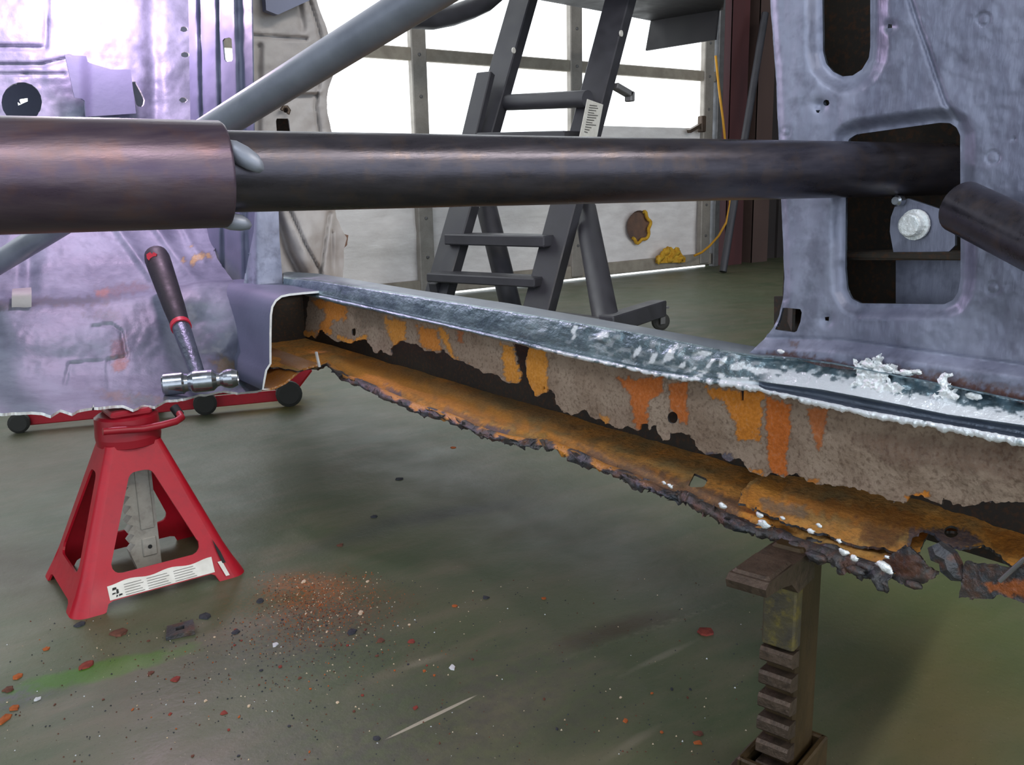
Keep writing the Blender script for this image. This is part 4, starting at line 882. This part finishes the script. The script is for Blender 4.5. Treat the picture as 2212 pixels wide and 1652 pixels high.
lv.tube(lp, .0065, 12); lev = lv.build('lever', M['darkred'], st)
MB().tube([on('Y', 1.645, 388, 896), on('Y', 1.66, 376, 880)], .0085, 12).build('lever_tip', M['black'], lev)
# warning sticker along the front base, with its printed lines and pictogram
def fpt(u, z, o=.0012):
    d_ = hy+(ty_-hy)*z/HT+.006*float(sst(.05, 0, z)); return np.array([SX+u, SY-d_-o, z])
sr = []
for z in (.018, .026, .034, .042): sr.append([fpt(u, z+(.002*math.sin(u*90) if z > .04 else 0)) for u in np.linspace(-.088, .092, 24)])
stk = loft('warning_label', M['sticker'], fr, np.array(sr))
tx = MB()
for k in range(5):
    for (u0, u1) in ((-.062, -.030), (-.024, .014), (.022, .060)):
        z = .0205+k*.0040; du = .006*((k*7) % 3)/2
        a = fpt(u0, z, .0020); b = fpt(u1-du, z, .0020); tx.prism([a, b, b+np.array([0, .0002, .0007]), a+np.array([0, .0002, .0007])], (0, -.0003, 0))
tx.build('printed_text', M['print'], stk, kind='stuff')
ic = MB()
for (u, z, w2, h2) in ((-.078, .034, .007, .004), (-.074, .029, .004, .007), (-.080, .027, .006, .0025), (-.070, .023, .006, .003), (-.076, .0225, .003, .003)):
    a = fpt(u-w2/2, z-h2/2, .0022); ic.prism([a, fpt(u+w2/2, z-h2/2+.001, .0022), fpt(u+w2/2, z+h2/2, .0022), fpt(u-w2/2+.001, z+h2/2, .0022)], (0, -.0003, 0))
ic.build('pictogram', M['printblack'], stk)
sc_ = MB(); q = [fpt(.098, .075, .004), fpt(.109, .050, .004), fpt(.114, .030, .004), fpt(.108, .030, .004), fpt(.103, .050, .004)]; sc_.prism(q, (0, -.0004, 0)); sc_.build('scraped_patch', M['printblack'], fr)
sc_ = MB(); q = [fpt(.100, .034, .004), fpt(.108, .034, .004), fpt(.116, .008, .004), fpt(.109, .008, .004)]; sc_.prism(q, (0, -.0004, 0)); sc_.build('scraped_patch', M['sticker'], fr)

# ------------------------------------------------------------------ red trolley jack beyond, low under the car
tj = empty('trolley_jack', (.8, 2.93, 0), 'low red trolley jack with dark wheels on the floor behind the jack stand', 'trolley jack')
ta = np.array([.40, 3.07, .032]); tb_ = np.array([1.15, 2.83, .034]); tdv = (tb_-ta)/np.linalg.norm(tb_-ta); tn = np.array([-tdv[1], tdv[0], 0]); tn /= np.linalg.norm(tn)
for s_ in (-1, 1): MB().bar(ta+tn*.09*s_, tb_+tn*.09*s_, .012, .036, up=(0, 0, 1), bev=.003).build('side_plate', M['redpaint'], tj)
MB().bar(ta+tdv*.28, ta+tdv*.40, .05, .15, bev=.01).build('lift_arm', M['black'], tj)
for t, rad in ((.0, .030), (.67, .036), (1.0, .042)):
    for s_ in (-1, 1):
        c = ta+(tb_-ta)*t+tn*.115*s_; c[2] = rad
        MB().lathe(c-tn*.014, tn, [(0, 0), (0, rad*.75), (.004, rad), (.024, rad), (.028, rad*.75), (.028, 0)], 20).build('wheel', M['rubber'], tj)
MB().bar(tb_+tdv*.01+tn*.03, tb_+tdv*.075+np.array([0, 0, .075])+tn*.03, .05, .06, bev=.008).build('handle_socket', M['redpaint'], tj)

# ------------------------------------------------------------------ toothed post jack under the rocker
pj_ = empty('post_jack', (.755, .545, 0), 'worn brown toothed bumper jack post holding up the torn rocker on the right', 'jack')
ctr = lambda px, py: onp((.755, .545, 0), np.array([FW[0], FW[1], 0]), px, py)
tpt = ctr(1708, 1188); btm = np.array([tpt[0]-.002, tpt[1], 0.03]); 
# horizontal axes of the bar: face with the teeth looks to the left of the view
va = np.array([RT[0], RT[1], 0]); va /= np.linalg.norm(va); vb = np.array([-va[1], va[0], 0])
ang = math.radians(50); u1 = va*math.cos(ang)+vb*math.sin(ang); u2 = -va*math.sin(ang)+vb*math.cos(ang)   # u1: to the right, u2: away
Rm = np.stack([u1, u2, np.array([0, 0, 1.])], 1)
cx = tpt.copy(); cx[2] = 0
bb_ = MB(); bb_.box(cx+u1*.018+np.array([0, 0, .17]), (.056, .036, .30), Rm, .003); bb_.build('post_bar', M['postbrown'], pj_)
tz = [ctr(1670, y)[2] for y in (1403, 1452, 1500, 1550, 1600)]
dz = (tz[0]-tz[-1])/4
tz = [tz[0]-dz*k for k in range(9)]
for z in tz:
    if z < .02: break
    t_ = MB(); pf_ = [(-.006, -.011), (-.024, -.007), (-.027, -.004), (-.027, .006), (-.024, .0095), (-.006, .0085)]
    t_.prism([cx+u1*a+np.array([0, 0, z+b])-u2*.018 for a, b in pf_], u2*.036); t_.build('tooth', M['castdark'], pj_)
zt0 = tz[0]+.012; zt1 = ctr(1680, 1225)[2]
bk = MB(); bk.box(cx-u1*.014+np.array([0, 0, (zt0+zt1)/2]), (.020, .036, zt1-zt0), Rm, .002); bk.build('worn_face', M['worn_yellow'], pj_)
hk = MB(); z0 = zt1-.006
hp = [(-.026, z0-.008), (-.044, z0+.008), (-.070, z0+.014), (-.104, z0+.017), (-.107, z0+.026), (-.100, z0+.031), (.012, z0+.028), (.016, z0-.006)]
hk.prism([cx+u1*a+np.array([0, 0, b])-u2*.021 for a, b in hp], u2*.042); hook = hk.build('lifting_hook', M['castdark'], pj_)
MB().box(cx-u1*.070+np.array([0, 0, z0+.031]), (.055, .040, .006), Rm, .003).build('hook_lip', M['castdark'], hook)
cz = ctr(1670, 1618)[2]
cl = MB(); 
for dxx, dyy, sx_, sy_ in ((-.040, 0, .008, .060), (.053, 0, .008, .060), (.0065, -.028, .101, .008), (.0065, .028, .101, .008)):
    cl.box(cx+u1*dxx+u2*dyy+np.array([0, 0, cz*.5+.008]), (sx_, sy_, cz-.016), Rm, .002)
cl.build('base_sleeve', M['postbrown'], pj_)
bs = MB(); bs.box(cx+np.array([0, 0, .009]), (.16, .14, .018), Rm, .004); bs.build('base_plate', M['castdark'], pj_)

# ------------------------------------------------------------------ debris on the floor
def flake(x, y, wpx, hpx, m, seed, thick=.13):
    r = random.Random(seed); c = on('Z', 0, x, y); dep = (c-CP)@FW; a = wpx/FPX*dep/2; b = hpx/FPX*dep/2/.45
    n = r.randint(6, 9); an = r.uniform(0, 6); top = []; bot = []
    for k in range(n):
        q = 2*PI*k/n+r.uniform(-.25, .25); f = r.uniform(.65, 1.1)
        v = va*math.cos(q)*a*f+vb*math.sin(q)*b*f
        top.append(c+v*.9+np.array([0, 0, a*thick*r.uniform(.7, 1.5)+.0008])); bot.append(c+v+np.array([0, 0, .0003]))
    V = np.array(top+bot+[c+np.array([0, 0, a*thick*1.5+.001])])
    F = [(k, (k+1) % n, 2*n) for k in range(n)]+[(n+k, n+(k+1) % n, (k+1) % n, k) for k in range(n)]+[tuple(range(2*n-1, n-1, -1))]
    o = link('rust_flake', V, F, M['flakes'][m], None, None, False, c); return o
big = [(258, 1368, 42, 20, 0, 'brown rust flake left of the dark square plate on the floor'), (172, 1350, 28, 14, 2, 'dark lump just below the near foot of the red jack stand'), (443, 1332, 30, 16, 2, 'dark crumpled chip behind the dark square plate'),
       (186, 1437, 30, 20, 4, 'red and white paint chip on the bright green floor streak'), (38, 1462, 26, 12, 1, 'small orange flake at the left end of the green streak'), (32, 1530, 24, 11, 1, 'slim orange flake beside the white chip at the left edge'), (7, 1556, 24, 26, 1, 'largest orange flake cut off by the left edge of the photo'),
       (80, 1511, 16, 10, 5, 'shiny white chip at the left edge of the floor'), (378, 1468, 22, 12, 4, 'dark red chip with white edge below the green streak'), (1527, 1366, 44, 20, 4, 'large red-brown flake near the toothed jack post'), (1508, 1585, 26, 9, 0, 'dark brown flake directly behind an orange one near the jack base'), (1508, 1605, 22, 8, 1, 'orange flake in front of a brown one near the jack base'),
       (863, 1035, 20, 9, 2, 'dark flake alone on the bluish floor sheen, farther of two'), (808, 1116, 20, 10, 2, 'dark flake nearer of two on the bluish floor sheen'), (978, 967, 14, 6, 1, 'tiny orange flake nearest the torn rocker edge'), (735, 1178, 16, 8, 0, 'brown flake above the orange rust dust heap'),
       (822, 1384, 20, 10, 0, 'brown flake left of the pair right of the dust heap'), (888, 1386, 18, 9, 4, 'reddish flake right of the pair beside the dust heap'), (780, 1323, 13, 11, 3, 'pale tan crumb at the right rim of the rust dust heap'), (656, 1257, 12, 9, 3, 'pale crumb on the far rim of the rust dust heap'), (595, 1393, 15, 12, 5, 'white and red paint crumb between dark plate and dust heap'),
       (977, 1442, 14, 14, 5, 'grey white pebble above the long white floor scratch'), (814, 1595, 18, 8, 2, 'dark chip at the near end of the white floor scratch'), (898, 1529, 14, 9, 4, 'red crumb left of the white floor scratch'), (484, 1540, 17, 9, 4, 'red crumb on the green floor below the jack stand'),
       (1175, 1293, 13, 6, 1, 'orange flake rightmost of three in a row mid floor'), (982, 1309, 15, 7, 1, 'orange flake leftmost of three in a row mid floor'), (1049, 1291, 18, 7, 2, 'dark flake in the middle of three in a row mid floor'), (1351, 1557, 13, 8, 1, 'orange crumb alone left of the toothed post base'), (325, 1455, 14, 12, 0, 'brown crumb right end of the green floor streak'),
       (510, 1365, 18, 12, 2, 'dark crumb right of the dark square plate'), (563, 1298, 18, 12, 2, 'dark chip at the left rim of the rust dust heap'), (760, 1365, 24, 14, 2, 'dark scrap at the near rim of the rust dust heap'), (100, 1402, 15, 9, 1, 'orange crumb left of the red and white chip'), (18, 1490, 26, 12, 0, 'brown flake below the left end of the green streak')]
for k, (x, y, a, b, mi_, lb) in enumerate(big):
    o = flake(x, y, a, b, mi_, k+100); o['label'] = lb; o['category'] = 'flake'
    if mi_ == 5: o.name = 'paint_chip'
r = random.Random(77)
for k in range(70):
    if k < 40: x = r.gauss(640, 190); y = r.gauss(1370, 75)
    else: x = r.uniform(0, 1500); y = r.uniform(1420, 1645)
    if y < 1245 or (x < 560 and y < 1345) : continue
    cm = r.choice((0, 0, 1, 1, 2, 2, 3, 4))
    o = flake(x, y, r.uniform(5, 10), r.uniform(3, 6), cm, k+400)
    cn = ('brown', 'orange', 'dark grey', 'pale', 'red')[cm]
    o['label'] = 'tiny %s crumb scattered on the green floor %s' % (cn, 'around the rust dust heap' if k < 40 else 'in the foreground'); o['category'] = 'crumb'
    o['group'] = 'tiny %s crumbs %s' % (cn, 'around the dust heap' if k < 40 else 'on the foreground floor'); o.name = 'rust_crumb'
# uncountable grit
gv = []; gf = []; r = random.Random(31)
gm = []
for k in range(2600):
    q = r.random()
    if q < .5: x = r.gauss(680, 75); y = r.gauss(1305, 42); m_ = r.choice((0, 0, 1, 1, 1, 3))
    elif q < .8: x = r.gauss(600, 200); y = r.gauss(1390, 80); m_ = r.choice((2, 2, 2, 0, 0, 1, 3))
    else: x = r.uniform(-20, 1700); y = r.uniform(1250, 1650); m_ = r.choice((2, 2, 2, 0, 0, 3, 5))
    if y < 1235 or (x < 545 and y < 1335): continue
    c = on('Z', 0, x, y); s_ = r.uniform(.0007, .0018); b = len(gv)
    for q in range(3): a = q*2.1+r.random(); gv.append(c+np.array([math.cos(a)*s_, math.sin(a)*s_, 0.0002]))
    gv.append(c+np.array([0, 0, s_*1.2])); gf += [(b, b+1, b+3), (b+1, b+2, b+3), (b+2, b, b+3)]; gm += [m_]*3
g = link('rust_grit', gv, gf, M['flakes'], None, gm, False)
tag(g, 'orange rust dust and dark grit sprinkled over the floor by the jack stand', 'grit', kind='stuff')
# dark square plate with a hole
pc = on('Z', 0, 390, 1366); pk = MB(); e1 = va*.9+vb*.35; e2 = -va*.35+vb*.9; e1 /= np.linalg.norm(e1); e2 /= np.linalg.norm(e2)
s_ = .020; ring = [(-s_, -s_), (s_, -s_*.9), (s_*.95, s_), (-s_*.9, s_)]; inn = [(-.006, -.006), (.006, -.006), (.006, .006), (-.006, .006)]
Vp = []
for z in (.0005, .006):
    for q in (ring, inn): Vp += [pc+e1*a*1.1+e2*b+np.array([0, 0, z+(.004*(a+.02)/.04 if z > .003 else 0)]) for a, b in q]
Fp = []
for k in range(4):
    j = (k+1) % 4; Fp += [(8+k, 8+j, 12+j, 12+k), (j, k, 4+k, 4+j), (k, j, 8+j, 8+k), (4+j, 4+k, 12+k, 12+j)]
tag(link('square_plate', Vp, Fp, M['torn'], None, None, False, pc), 'dark blue-grey square steel plate offcut with a hole lying on the floor', 'steel plate')
